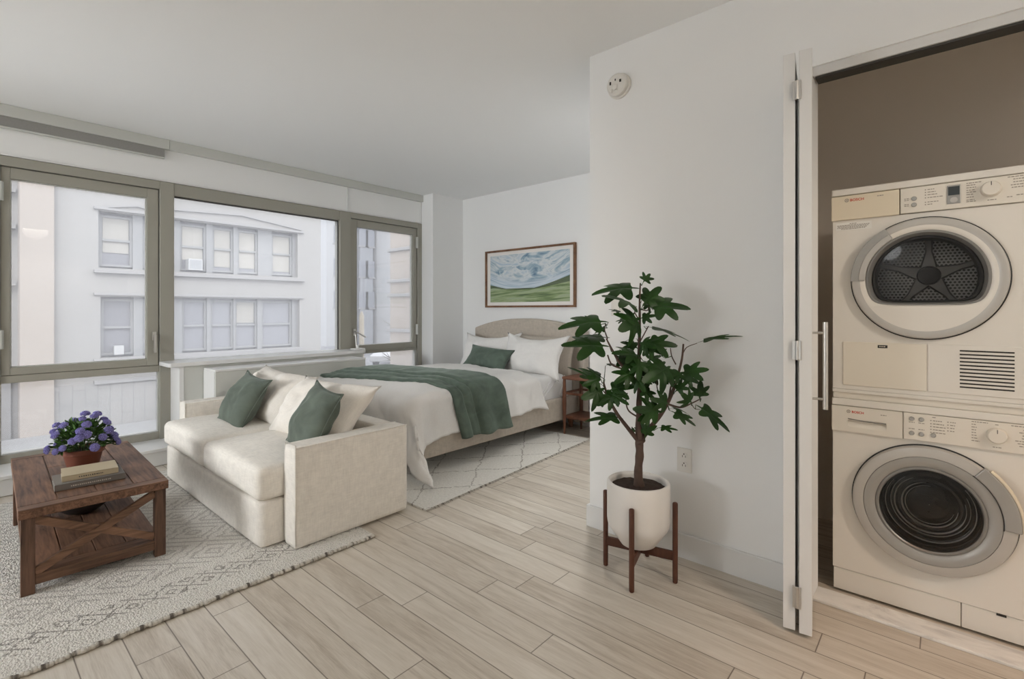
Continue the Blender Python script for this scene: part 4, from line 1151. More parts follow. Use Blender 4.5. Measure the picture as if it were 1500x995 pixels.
ol = thing('power_outlet', 'white double power outlet low on the wall right of the tree', 'outlet', (-0.948, WY, 0.473))
MB().box(-0.036, 0.036, -0.006, 0, -0.058, 0.058).build('cover_plate', M['plastic'], ol, bevel=0.003)
for dz in (0.022, -0.022):
    rcp = MB().lathe([(0.0165, -0.005), (0.0165, -0.0085)], (0, 0, dz), 24, axis='y').build('receptacle', M['plastic'], ol, smooth='auto')
    s_ = MB(); s_.box(-0.0085, -0.0062, -0.0092, -0.007, dz-0.008, dz+0.002); s_.box(0.0062, 0.0085, -0.0092, -0.007, dz-0.008, dz+0.002)
    s_.lathe([(0.0032, -0.007), (0.0032, -0.0092)], (0, 0, dz+0.008), 12, axis='y'); s_.build('slots', M['slot'], rcp)
ls = thing('light_switch', 'white wall switch plate behind the upper leaves of the tree', 'light switch', (-1.312, WY, 1.225))
MB().box(-0.036, 0.036, -0.006, 0, -0.058, 0.058).build('cover_plate', M['plastic'], ls, bevel=0.003)
MB().box(-0.016, 0.016, -0.010, -0.005, -0.033, 0.033).build('rocker', M['plastic'], ls, bevel=0.002)
# ------------------------------------------------------------------ laundry machines (front face at y = 2.49)
MX0, MX1, MF = -0.362, 0.238, 2.49
MC = (MX0+MX1)/2
def plate_hole(m, x0, x1, z0, z1, y, cx, cz, r, depth, n=72, shape=None):
    """front plate with a hole and a short tunnel behind it"""
    inner = []; outer = []
    for k in range(n):
        t = 2*pi*k/n; c, s_ = cos(t), sin(t)
        rr = shape(t) if shape else r
        inner.append((cx+rr*c, y, cz+rr*s_))
        q = min([(x1-cx)/c if c > 1e-9 else 1e9, (x0-cx)/c if c < -1e-9 else 1e9, (z1-cz)/s_ if s_ > 1e-9 else 1e9, (z0-cz)/s_ if s_ < -1e-9 else 1e9])
        outer.append((cx+q*c, y, cz+q*s_))
    # exact corners: snap the nearest outer points
    for X in (x0, x1):
        for Z_ in (z0, z1):
            k = min(range(n), key=lambda i: (outer[i][0]-X)**2+(outer[i][2]-Z_)**2); outer[k] = (X, y, Z_)
    m.loft([outer, inner, [(p[0], y+depth, p[2]) for p in inner]])
def machine_body(par, z0, z1, cz, r, org):
    m = MB(); x0, x1 = MX0-org[0], MX1-org[0]; y0 = 0.0; y1 = 0.60; z0 -= org[2]; z1 -= org[2]; cz -= org[2]
    plate_hole(m, x0, x1, z0, z1, 0.0, MC-org[0], cz, r, 0.03)
    m.add([(x0, 0, z0), (x1, 0, z0), (x1, y1, z0), (x0, y1, z0), (x0, 0, z1), (x1, 0, z1), (x1, y1, z1), (x0, y1, z1)], [(0, 3, 2, 1), (4, 5, 6, 7), (1, 2, 6, 5), (2, 3, 7, 6), (3, 0, 4, 7)])
    return m.build('body', M['enamel'], par, recalc=False)
def ring_pts(shape, y, cx, cz, n=96):
    return [(cx+(shape(2*pi*k/n) if callable(shape) else shape)*cos(2*pi*k/n), y, cz+(shape(2*pi*k/n) if callable(shape) else shape)*sin(2*pi*k/n)) for k in range(n)]
def ring_loft(rings, cx, cz, n=96, cap=(False, False)):
    return MB().loft([ring_pts(s_, y, cx, cz, n) for s_, y in rings], cap)
def arc_block(cx, cz, r0, r1, a0, a1, y0, y1, n=24):
    """curved bar between two radii (polar, degrees), between two depths"""
    m = MB(); rings = []
    for k in range(n+1):
        t = radians(a0+(a1-a0)*k/n); c, s_ = cos(t), sin(t)
        rings.append([(cx+r0*c, y0, cz+r0*s_), (cx+r1*c, y0, cz+r1*s_), (cx+r1*c, y1, cz+r1*s_), (cx+r0*c, y1, cz+r0*s_)])
    return m.loft(rings, (True, True))
def dashes(mb, x0, x1, z, y, h, seed, gap=0.004):
    rnd = random.Random(seed); x = x0
    while x < x1-0.001:
        w = min(rnd.uniform(0.004, 0.010), x1-x); mb.box(x, x+w, y-0.0004, y+0.0004, z-h/2, z+h/2); x += w+0.0018
TXM = Matrix(((1, 0, 0, 0), (0, 0, -1, 0), (0, 1, 0, 0), (0, 0, 0, 1)))     # text plane facing the room
def label_at(name, body, size, mat, par, x, y, z, bold=0.0):
    return text_obj(name, body, size, mat, par, Matrix.Translation((x, y, z)) @ TXM, bold=bold)
def emblem(par, x, y, z, r, mat):
    m = MB()
    m.lathe([(r, -0.0006), (r, 0.0004)], (x, y, z), 24, axis='y', cap0=False, cap1=False); n = 24
    m.loft([[(x+r*cos(2*pi*k/n), y-0.0005, z+r*sin(2*pi*k/n)) for k in range(n)], [(x+r*0.72*cos(2*pi*k/n), y-0.0005, z+r*0.72*sin(2*pi*k/n)) for k in range(n)]])
    m.box(x-r*0.42, x-r*0.20, y-0.0006, y, z-r*0.6, z+r*0.6); m.box(x+r*0.20, x+r*0.42, y-0.0006, y, z-r*0.6, z+r*0.6); m.box(x-r*0.2, x+r*0.2, y-0.0006, y, z-r*0.10, z+r*0.10)
    return m.build('emblem', mat, par)

# ---- dryer
M['flap'] = plain('warm_white_plastic', (0.74, 0.69, 0.60), 0.4, var=0.01)
DO = (MC, MF, 0.826)
dr = thing('tumble_dryer', 'white front loading tumble dryer stacked on the washing machine', 'dryer', DO)
dcz = 1.322; dcx = 0.002; Z0 = 0.826
machine_body(dr, 0.8665, 1.578, dcz, 0.190, DO)
MB().box(MX0-MC-0.001, MX1-MC+0.001, -0.004, 0.60, 0.026, 0.0395).build('lower_lip', M['enamel'], dr, bevel=0.002)
MB().box(MX0-MC+0.001, MX1-MC-0.001, 0.004, 0.59, 0.0, 0.026).build('plinth', M['fascia'], dr, bevel=0.002)
MB().box(MX0-MC-0.003, MX1-MC+0.003, -0.006, 0.60, 1.682-Z0, 1.710-Z0).build('lid', M['enamel'], dr, bevel=0.004)
MB().box(MX0-MC-0.004, -0.0755, -0.010, 0.05, 1.578-Z0, 1.679-Z0).build('container_drawer', M['cream'], dr, bevel=0.003)
cp = MB().box(-0.0725, MX1-MC+0.002, -0.010, 0.05, 1.580-Z0, 1.679-Z0).build('control_panel', M['fascia'], dr, bevel=0.003)
yf = -0.0102
emblem(dr, -0.249, yf, 1.659-Z0, 0.0075, M['print'])
label_at('brand_lettering', 'BOSCH', 0.0148, M['red'], dr, -0.238, yf, 1.6535-Z0, 0.0003)
mk = MB(); dashes(mk, -0.146, -0.126, 1.663-Z0, yf, 0.0035, 3); mk.build('model_mark', M['print'], dr)
mk = MB()
for z, l in ((1.663, 0.020), (1.653, 0.024), (1.643, 0.028), (1.632, 0.046), (1.615, 0.032), (1.606, 0.014)):
    mk.lathe([(0.0022, -0.0004), (0.0022, 0.0004)], (0.004, yf, z-Z0), 10, axis='y'); dashes(mk, 0.010, 0.010+l, z-Z0, yf, 0.0032, int(z*1000))
for z in (1.636, 1.630, 1.614, 1.608): dashes(mk, -0.060, -0.046, z-Z0, yf, 0.003, int(z*991))
for z, l in ((1.668, .040), (1.660, .024), (1.651, .026), (1.642, .022), (1.634, .028), (1.626, .020), (1.616, .020), (1.606, .022), (1.600, .026)): dashes(mk, 0.120, 0.120+l, z-Z0, yf, 0.0032, int(z*983))
for z, l in ((1.672, .044), (1.663, .030), (1.653, .030), (1.643, .036), (1.634, .034), (1.606, .022)): dashes(mk, 0.272-l, 0.272, z-Z0, yf, 0.0032, int(z*977))
dashes(mk, 0.180, 0.190, 1.663-Z0, yf, 0.003, 5); dashes(mk, 0.176, 0.200, 1.598-Z0, yf, 0.003, 8); dashes(mk, 0.226, 0.240, 1.602-Z0, yf, 0.003, 9)
mk.build('panel_print', M['print'], cp)
for z in (1.634, 1.610):
    MB().lathe([(0.0085, 0.0), (0.0085, -0.003), (0.0070, -0.0048), (0.001, -0.005)], (-0.030, yf, z-Z0), 20, axis='y').build('button', M['silver'], cp, smooth='auto')
dp = MB().box(0.066, 0.105, -0.013, -0.008, 1.598-Z0, 1.668-Z0).build('display', M['silver'], cp, bevel=0.002)
MB().box(0.0695, 0.1015, -0.0138, -0.0120, 1.630-Z0, 1.6625-Z0).build('screen', M['lcd'], dp)
MB().lathe([(0.0105, 0), (0.0105, -0.003), (0.001, -0.0042)], (0.0855, -0.013, 1.612-Z0), 20, axis='y').build('start_button', M['silver_lt'], dp, smooth='auto')
kb = MB().lathe([(0.0285, 0.0), (0.0285, -0.006), (0.0265, -0.012), (0.0255, -0.024), (0.023, -0.027), (0.001, -0.0275)], (0.185, yf, 1.636-Z0), 36, axis='y').build('program_knob', M['fascia'], cp, smooth='auto')
MB().box(0.184, 0.186, -0.0382, -0.0372, 1.646-Z0, 1.660-Z0).build('knob_mark', M['ink'], kb)
# door
def D(rad, k=1.0):
    flat = 0.100*k+0.004
    def f(t):
        s_ = sin(t)
        r = rad
        if s_ < -1e-6:
            q = flat/(-s_)
            p = 9.0
            r = (rad**-p + q**-p)**(-1/p)
        return r
    return f
do = MB().loft([ring_pts(s_, y, dcx, dcz-Z0) for s_, y in ((0.2385, 0.001), (0.2385, -0.004), (0.2325, -0.006))]).build('door_gap', M['black'], dr, smooth='auto')
dring = ring_loft([(0.2335, 0.001), (0.2335, -0.016), (0.230, -0.023), (0.214, -0.027), (0.205, -0.024)], dcx, dcz-Z0).build('door', M['silver_lt'], dr, smooth='auto')
ring_loft([(0.205, -0.024), (D(0.194, 1.05), -0.0245), (D(0.186), -0.020)], dcx, dcz-Z0).build('door_face', M['enamel'], dring, smooth='auto')
ring_loft([(D(0.186), -0.020), (D(0.184), -0.023), (D(0.177, .95), -0.023), (D(0.172, .92), -0.012), (D(0.166, .88), 0.0)], dcx, dcz-Z0).build('glass_bezel', M['silver_dk'], dring, smooth='auto')
ring_loft([(D(0.166, .88), 0.0), (D(0.164, .87), -0.005), (D(0.156, .83), -0.006), (D(0.152, .81), 0.012), (D(0.150, .80), 0.04)], dcx, dcz-Z0).build('door_gasket', M['black'], dring, smooth='auto')
gm = MB(); gm.loft([ring_pts(D(0.172*k, .92*k), 0.004-0.004*(1-k*k), dcx, dcz-Z0) for k in (1.0, 0.8, 0.6, 0.4, 0.2, 0.02)]); gm.build('door_glass', M['doorglass'], dring, smooth=True)
hs = arc_block(dcx, dcz-Z0, 0.1885, 0.2345, 121, 181, -0.0245, -0.0285).build('handle_recess', M['silver'], dring)
arc_block(dcx, dcz-Z0, 0.186, 0.2080, 122, 180, -0.026, -0.0315).build('handle_lip', M['silver_lt'], dring, bevel=0.002)
# drum
dy = 0.20; dcxx = -0.002+0.012; dczz = dcz-Z0+0.02
dm = MB(); dm.lathe([(0.205, 0.03), (0.215, 0.05), (0.215, dy)], (dcxx, 0, dczz), 64, axis='y'); 
drum = MB().lathe([(0.205, 0.03), (0.215, 0.05), (0.215, dy)], (dcxx, 0, dczz), 64, axis='y', cap0=False, cap1=False).build('drum', M['drumsteel'], dr, smooth='auto')
bk = MB(); n = 64; bk.add([(0.215*cos(2*pi*k/n), 0, 0.215*sin(2*pi*k/n)) for k in range(n)], [tuple(range(n))])
o = bk.build('drum_back', M['perf'], drum); o.location = (dcxx, dy, dczz)
sp = MB()
for k in range(5):
    t = radians(90+72*k); a = Vector((dcxx+0.03*cos(t), dy-0.008, dczz+0.03*sin(t))); b = Vector((dcxx+0.205*cos(t), dy-0.008, dczz+0.205*sin(t)))
    u = Vector((-sin(t), 0, cos(t)))
    sp.loft([[a+u*0.030, a+u*0.024+Vector((0, -0.012, 0)), a-u*0.024+Vector((0, -0.012, 0)), a-u*0.030], [(a*0.6+b*0.4)+u*0.012, (a*0.6+b*0.4)+u*0.007+Vector((0, -0.010, 0)), (a*0.6+b*0.4)-u*0.007+Vector((0, -0.010, 0)), (a*0.6+b*0.4)-u*0.012], [b+u*0.016, b+u*0.011+Vector((0, -0.010, 0)), b-u*0.011+Vector((0, -0.010, 0)), b-u*0.016]], (True, True))
sp.build('drum_spokes', M['drumsteel'], drum)
MB().lathe([(0.044, 0.0), (0.042, -0.014), (0.037, -0.018), (0.034, -0.016), (0.001, -0.020)], (dcxx, dy-0.004, dczz), 40, axis='y').build('drum_hub', M['black'], drum, smooth='auto')
# lower flaps, vent, sticker, badge
fl_ = MB().box(-0.264, 0.007, -0.0045, 0.006, 0.884-Z0, 1.066-Z0).build('filter_flap', M['flap'], dr, bevel=0.0025)
MB().box(-0.145, -0.113, -0.0062, -0.004, 1.045-Z0, 1.057-Z0).build('flap_latch', M['black'], fl_, bevel=0.002)
mk = MB(); dashes(mk, -0.140, -0.118, 1.051-Z0, -0.0063, 0.004, 4); mk.build('latch_mark', M['inklight'], fl_)
vp = MB().box(0.010, MX1-MC-0.004, -0.0035, 0.006, 0.884-Z0, 1.068-Z0).build('vent_panel', M['enamel'], dr, bevel=0.0025)
vs_ = MB()
for k in range(11): 
    z = 0.912+0.0135*k
    vs_.box(0.102, 0.246, -0.0042, -0.002, z-Z0-0.0026, z-Z0+0.0026)
vs_.build('vent_slots', M['slot'], vp)
stk = MB().box(-0.288, -0.165, -0.0008, 0.0, 1.535-Z0, 1.567-Z0).build('sticker', M['label'], dr)
mk = MB()
for z, a, b in ((1.562, -0.240, -0.215), (1.556, -0.284, -0.172), (1.551, -0.282, -0.176), (1.546, -0.284, -0.180), (1.541, -0.270, -0.185)): dashes(mk, a, b, z-Z0, -0.0009, 0.0026, int(z*1000))
mk.build('sticker_print', M['print'], stk)

# ---- washer
WO = (MC, MF, 0.013)
wa = thing('washing_machine', 'white front loading washing machine under the dryer', 'washing machine', WO)
wcz = 0.432; Zw = 0.013; wcx = 0.014
machine_body(wa, 0.106, 0.690, wcz, 0.185, WO)
MB().box(MX0-MC-0.002, MX1-MC+0.002, -0.006, 0.60, 0.797-Zw, 0.8255-Zw).build('lid', M['enamel'], wa, bevel=0.003)
MB().box(MX0-MC, MX1-MC, 0.002, 0.60, 0.690-Zw, 0.796-Zw).build('top_housing', M['enamel'], wa, bevel=0.002)
pl = MB().box(MX0-MC+0.002, 0.105, 0.004, 0.05, 0.0, 0.1035-Zw).build('kick_plate', M['enamel'], wa, bevel=0.002)
pl2 = MB().box(0.107, MX1-MC-0.002, 0.004, 0.05, 0.0, 0.1035-Zw).build('drain_flap', M['enamel'], wa, bevel=0.002)
MB().box(0.200, 0.226, 0.0015, 0.006, 0.096-Zw, 0.1035-Zw).build('flap_notch', M['slot'], pl2)
MB().box(MX0-MC+0.002, MX1-MC-0.002, 0.02, 0.598, 0.1-Zw, 0.108-Zw).build('base_pan', M['silver_dk'], wa)
# detergent drawer with a scooped pull
dwm = MB(); x0, x1, z0, z1 = MX0-MC-0.002, -0.0655, 0.690-Zw, 0.795-Zw
ci = (-0.181, 0.727-Zw)
def sq(t):
    c, s_ = abs(cos(t)), abs(sin(t)); p = 8.0
    return ((c/0.065)**p+(s_/0.017)**p)**(-1/p)
plate_hole(dwm, x0, x1, z0, z1, -0.010, ci[0], ci[1], 0, 0.022, shape=sq)
dwm.add([(x0, -0.010, z0), (x1, -0.010, z0), (x1, 0.01, z0), (x0, 0.01, z0), (x0, -0.010, z1), (x1, -0.010, z1), (x1, 0.01, z1), (x0, 0.01, z1)], [(0, 3, 2, 1), (4, 5, 6, 7), (1, 2, 6, 5), (3, 0, 4, 7)])
dw = dwm.build('detergent_drawer', M['fascia'], wa, recalc=False)
pm = MB()
def pull_fn(i, j):
    x = ci[0]-0.065+0.130*i; z = ci[1]-0.017+0.034*j
    return (x, -0.010 + 0.020*(j**1.5) , z)
pm.grid(10, 8, pull_fn).build('drawer_pull', M['fascia'], dw, smooth=True)
pm = MB(); pm.tube([(ci[0]-0.064, -0.0095, ci[1]+0.0175), (ci[0]-0.02, -0.0105, ci[1]+0.0135), (ci[0]+0.03, -0.0105, ci[1]+0.012), (ci[0]+0.064, -0.0095, ci[1]+0.0135)], 0.0020, 6).build('pull_edge', M['silver_dk'], dw, smooth=True)
emblem(wa, -0.243, yf, 0.7745-Zw, 0.0068, M['print'])
label_at('brand_lettering', 'BOSCH', 0.0128, M['red'], wa, -0.232, yf, 0.7695-Zw, 0.0003)
mk = MB(); dashes(mk, -0.135, -0.116, 0.774-Zw, yf, 0.0032, 3); mk.build('model_mark', M['print'], wa)
cw = MB().box(-0.0625, MX1-MC+0.002, -0.010, 0.05, 0.691-Zw, 0.795-Zw).build('control_panel', M['fascia'], wa, bevel=0.003)
for x, z in ((-0.037, 0.774), (-0.008, 0.775), (-0.037, 0.718), (-0.008, 0.718), (0.027, 0.719)):
    MB().lathe([(0.0082, 0.0), (0.0082, -0.003), (0.0066, -0.0048), (0.001, -0.005)], (x, yf, z-Zw), 20, axis='y').build('button', M['silver'], cw, smooth='auto')
mk = MB()
for z, l in ((0.775, .026), (0.763, .034), (0.752, .038), (0.741, .034), (0.730, .036)):
    mk.lathe([(0.0022, -0.0004), (0.0022, 0.0004)], (0.020, yf, z-Zw), 10, axis='y'); dashes(mk, 0.026, 0.026+l, z-Zw, yf, 0.003, int(z*1000))
for z, l in ((0.776, .016), (0.765, .014), (0.754, .012), (0.743, .012)):
    mk.lathe([(0.0022, -0.0004), (0.0022, 0.0004)], (0.069, yf, z-Zw), 10, axis='y'); dashes(mk, 0.075, 0.075+l, z-Zw, yf, 0.003, int(z*1003))
dashes(mk, 0.024, 0.036, 0.788-Zw, yf, 0.003, 2)
for x, z in ((-0.037, 0.760), (-0.008, 0.760), (-0.037, 0.735), (-0.008, 0.735)): dashes(mk, x-0.009, x+0.009, z-Zw, yf, 0.0028, int(x*1000+z*100))
for z, l in ((0.789, .044), (0.779, .012), (0.769, .014), (0.759, .012), (0.749, .012), (0.739, .014), (0.729, .016), (0.719, .022)): dashes(mk, 0.134, 0.134+l, z-Zw, yf, 0.003, int(z*983))
for z, l in ((0.789, .046), (0.777, .016), (0.767, .026), (0.757, .018), (0.747, .020), (0.737, .036), (0.728, .030), (0.719, .026)): dashes(mk, 0.283-l, 0.283, z-Zw, yf, 0.003, int(z*977))
dashes(mk, 0.196, 0.206, 0.786-Zw, yf, 0.003, 6); dashes(mk, 0.190, 0.214, 0.705-Zw, yf, 0.003, 7)
mk.build('panel_print', M['print'], cw)
kb = MB().lathe([(0.0285, 0.0), (0.0285, -0.006), (0.0265, -0.012), (0.0255, -0.020), (0.023, -0.023), (0.001, -0.0235)], (0.201, yf, 0.748-Zw), 36, axis='y').build('program_knob', M['fascia'], cw, smooth='auto')
MB().box(0.2000, 0.2020, -0.0342, -0.0332, 0.758-Zw, 0.772-Zw).build('knob_mark', M['ink'], kb)
# door
cz = wcz-Zw
MB().loft([ring_pts(s_, y, wcx, cz) for s_, y in ((0.2465, 0.001), (0.2465, -0.004), (0.241, -0.006))]).build('door_gap', M['black'], wa, smooth='auto')
wd = ring_loft([(0.242, 0.001), (0.242, -0.022), (0.238, -0.030), (0.226, -0.034), (0.2045, -0.033), (0.2035, -0.030)], wcx, cz).build('door', M['silver_lt'], wa, smooth='auto')
ring_loft([(0.2035, -0.030), (0.202, -0.0335), (0.188, -0.034), (0.170, -0.030), (0.165, -0.026)], wcx, cz).build('inner_ring', M['silver'], wd, smooth='auto')
ring_loft([(0.165, -0.026), (0.163, -0.029), (0.157, -0.030), (0.152, -0.026), (0.150, -0.010)], wcx, cz).build('glass_bezel', M['silver_dk'], wd, smooth='auto')
gm = MB(); gm.loft([ring_pts(0.158*k, -0.026-0.012*(1-k*k), wcx, cz) for k in (1.0, 0.9, 0.75, 0.6, 0.4, 0.2, 0.02)]); gm.build('door_glass', M['doorglass'], wd, smooth=True)
# moulded bowl of the door glass, bellows and drum
ring_loft([(0.150, -0.012), (0.147, 0.02), (0.140, 0.035), (0.134, 0.030), (0.126, 0.052), (0.118, 0.060), (0.111, 0.052), (0.104, 0.064), (0.088, 0.068), (0.084, 0.058), (0.04, 0.052), (0.001, 0.050)], wcx, cz).build('glass_bowl', M['blackgl'], wd, smooth=True)
for r_, y_, t_ in ((0.136, 0.026, 0.0030), (0.120, 0.049, 0.0026), (0.108, 0.047, 0.0036), (0.085, 0.050, 0.0040), (0.074, 0.050, 0.0022)):
    m = MB()
    a0 = radians(20+r_*900); pts = [(wcx+r_*cos(a0+radians(k*6)), y_, cz+r_*sin(a0+radians(k*6))) for k in range(44)]
    m.tube(pts, [t_*(0.25+0.75*sin(pi*k/43)) for k in range(44)], 6).build('ridge_glint', M['chrome'], wd, smooth=True)  # bright chrome arcs on the ridges, put in for reflections in the glass
hd = arc_block(wcx, cz, 0.205, 0.250, -3.5, 52, -0.026, -0.040).build('door_handle', M['silver'], wd, bevel=0.004)
arc_block(wcx, cz, 0.250, 0.260, -2.5, 48, -0.022, -0.039).build('handle_edge', M['cream'], hd, bevel=0.003)
arc_block(wcx, cz, 0.2025, 0.2055, -4.5, 53, -0.028, -0.0352).build('handle_gap', M['black'], hd)
# ------------------------------------------------------------------ across the street
GZ = -2.6
M['fac'] = plain('pale_rendered_facade', (0.288, 0.277, 0.266), 0.9, var=0.07, vscale=0.35)
M['facwarm'] = plain('warm_stone_pier', (0.324, 0.281, 0.245), 0.9, var=0.08, vscale=0.6)
M['facband'] = plain('pale_stone_band', (0.266, 0.259, 0.256), 0.9, var=0.05)
M['sashgrey'] = plain('grey_sash_paint', (0.238, 0.238, 0.241), 0.6)
M['blind'] = plain('cream_blind', (0.346, 0.328, 0.299), 0.8)
M['darkroom'] = plain('dim_room', (0.20, 0.20, 0.22), 0.25, spec=0.6)
M['asphalt'] = plain('street_asphalt', (0.158, 0.158, 0.166), 0.9, var=0.15, vscale=2)
M['pave'] = plain('pavement', (0.245, 0.241, 0.238), 0.9, var=0.1, vscale=2)
M['farwhite'] = plain('far_white_wall', (0.360, 0.360, 0.367), 0.9)
M['fargrey'] = plain('far_grey_wall', (0.238, 0.248, 0.270), 0.9)
M['farwin'] = plain('far_window', (0.20, 0.21, 0.24), 0.3)
M['branch'] = plain('bare_branch', (0.14, 0.12, 0.11), 0.9)
M['polem'] = plain('ochre_post', (0.24, 0.205, 0.15), 0.7)
M['acm'] = plain('white_metal_case', (0.40, 0.40, 0.40), 0.5)
structure(bx('street', M['asphalt'], None, -75, -5.6, -30, 90, GZ-0.2, GZ), 'asphalt street outside the windows', 'street')
structure(bx('pavement', M['pave'], None, -19.8, -17.0, -30, 60, GZ, GZ+0.14), 'pavement along the opposite facade', 'pavement')

def stone_base_mat():
    t = NT('coursed_stone'); x, y, z = t.sep(t.pos())
    br = t.n('ShaderNodeTexBrick'); t.set(br.inputs['Vector'], t.comb(z, y, 0.0))
    br.inputs['Color1'].default_value = (0.275, 0.262, 0.25, 1); br.inputs['Color2'].default_value = (0.245, 0.238, 0.23, 1); br.inputs['Mortar'].default_value = (0.195, 0.19, 0.187, 1)
    br.inputs['Scale'].default_value = 1.0; br.inputs['Brick Width'].default_value = 0.85; br.inputs['Row Height'].default_value = 0.30; br.inputs['Mortar Size'].default_value = 0.012
    return t.done(t.bsdf(br.outputs[0], 0.9))
FB = thing('apartment_building', 'pale rendered apartment house across the street with two rows of sash windows', 'building', (-20.0, 4.0, GZ))
def fo(x, y, z): return (x+20.0, y-4.0, z-GZ)
def fbox(m, x0, x1, y0, y1, z0, z1):
    a = fo(x0, y0, z0); b = fo(x1, y1, z1); m.box(a[0], b[0], a[1], b[1], a[2], b[2])
Y0, Y1, ZT = 1.98, 10.36, 9.0
ops = [(3.02, 9.37, 2.53, 4.33), (3.07, 9.45, -0.33, 1.62), (3.02, 9.37, 5.4, 7.2)]
w = MB()
zs = [GZ+1.5, -0.33, 1.62, 2.53, 4.33, 5.4, 7.2, ZT]
fbox(w, -21.0, -20.0, Y0, 3.02, GZ+1.5, ZT); fbox(w, -21.0, -20.0, 9.45, Y1, GZ+1.5, ZT)
for za, zb in ((GZ+1.5, -0.33), (1.62, 2.53), (4.33, 5.4), (7.2, ZT)): fbox(w, -21.0, -20.0, 3.02, 9.45, za, zb)
fbox(w, -21.0, -20.0, 9.37, 9.45, 2.53, 4.33); fbox(w, -21.0, -20.0, 9.37, 9.45, 5.4, 7.2); fbox(w, -21.0, -20.0, 3.02, 3.07, -0.33, 1.62)
fbox(w, -34.0, -21.0, Y0, Y1, GZ, ZT)
w.build('wall', M['fac'], FB)
b = MB(); fbox(b, -21.0, -19.93, Y0, Y1, GZ, GZ+1.5); b.build('stone_base', stone_base_mat(), FB)
b = MB(); fbox(b, -21.0, -19.75, 1.25, 1.98, GZ, ZT); b.build('corner_pier', M['facwarm'], FB, bevel=0.03)
for z0, z1, d in ((2.36, 2.47, 0.16), (-0.50, -0.34, 0.12), (4.36, 4.44, 0.10), (1.66, 1.74, 0.08), (GZ+1.46, GZ+1.58, 0.14)):
    b = MB(); fbox(b, -20.0, -20.0+d, 2.9, 9.6 if z0 > -1 else Y1, z0, z1); b.build('string_course', M['facband'], FB, bevel=0.01)
# shallow gable mouldings over the top windows
b = MB()
for p, q in (((2.95, 4.42), (4.0, 4.62)), ((4.0, 4.62), (5.2, 4.40)), ((5.0, 4.66), (7.2, 4.78)), ((7.2, 4.78), (9.5, 4.50))):
    b.bar(fo(-19.97, p[0], p[1]), fo(-19.97, q[0], q[1]), 0.06, 0.08)
b.build('gable_moulding', M['facband'], FB)
def sash_window(y0, y1, z0, z1, blind, mid):
    f = MB(); t = 0.07; xa, xb = -20.36, -20.26
    fbox(f, xa, xb, y0, y0+t, z0, z1); fbox(f, xa, xb, y1-t, y1, z0, z1); fbox(f, xa, xb, y0+t, y1-t, z0, z0+t); fbox(f, xa, xb, y0+t, y1-t, z1-t, z1)
    fbox(f, xa, xb+0.02, y0+t, y1-t, mid-0.035, mid+0.035)
    o = f.build('window', M['sashgrey'], FB)
    g = MB(); fbox(g, -20.345, -20.335, y0+t, y1-t, z0+t, z1-t); g.build('pane', M['darkroom'], o)
    if blind < z1:
        g = MB(); fbox(g, -20.333, -20.31, y0+t+0.02, y1-t-0.02, blind, z1-t); g.build('blind', M['blind'], o)
for y0, y1, bl in ((3.08, 3.93, 3.05), (4.20, 5.00, 3.2), (5.27, 6.09, 2.98), (6.29, 7.00, 2.80), (7.15, 7.88, 2.80), (8.41, 9.24, 2.75)):
    sash_window(y0, y1, 2.60, 4.24, bl, 3.45)
for y0, y1, bl in ((3.12, 3.95, 9), (4.20, 5.05, 9), (5.33, 6.11, 9), (6.23, 7.00, 9), (7.06, 7.86, 0.7), (8.03, 9.22, 9)):
    sash_window(y0, y1, -0.26, 1.55, bl, 0.63)
for y0, y1 in ((3.1, 4.4), (4.8, 6.1), (6.5, 7.8), (8.0, 9.2)): sash_window(y0, y1, 5.46, 7.14, 6.3, 6.3)
pm = MB()
for za, zb, pr_ in ((2.53, 4.33, ((3.02, 3.08), (3.93, 4.20), (5.0, 5.27), (6.09, 6.29), (7.0, 7.15), (7.88, 8.41), (9.24, 9.37))),
                    (-0.33, 1.62, ((3.07, 3.12), (3.95, 4.20), (5.05, 5.33), (6.11, 6.23), (7.0, 7.06), (7.86, 8.03), (9.22, 9.45))),
                    (5.4, 7.2, ((3.02, 3.1), (4.4, 4.8), (6.1, 6.5), (7.8, 8.0), (9.2, 9.37)))):
    for a, c in pr_: fbox(pm, -20.40, -20.18, a, c, za, zb)
pm.build('window_piers', M['sashgrey'], FB)
bk = MB()
for a, c, za, zb in ops: fbox(bk, -20.60, -20.40, a, c, za, zb)
bk.build('window_backing', M['darkroom'], FB)
ac = thing('air_conditioner', 'white window air conditioner in the upper sash opposite the middle window', 'air conditioner', (-20.12, 5.68, 2.60))
MB().box(-0.20, 0.20, -0.22, 0.22, 0, 0.40).build('case', M['acm'], ac, bevel=0.015)
m = MB()
for k in range(7): m.box(0.198, 0.206, -0.18, 0.18, 0.06+k*0.045, 0.075+k*0.045)
m.build('grille', M['fargrey'], ac)
ac2 = thing('window_planter', 'small white planter box on the lower sill opposite the left window', 'planter box', (-20.15, 3.55, -0.26))
MB().box(-0.10, 0.10, -0.13, 0.13, 0, 0.30).build('box', M['acm'], ac2, bevel=0.02)

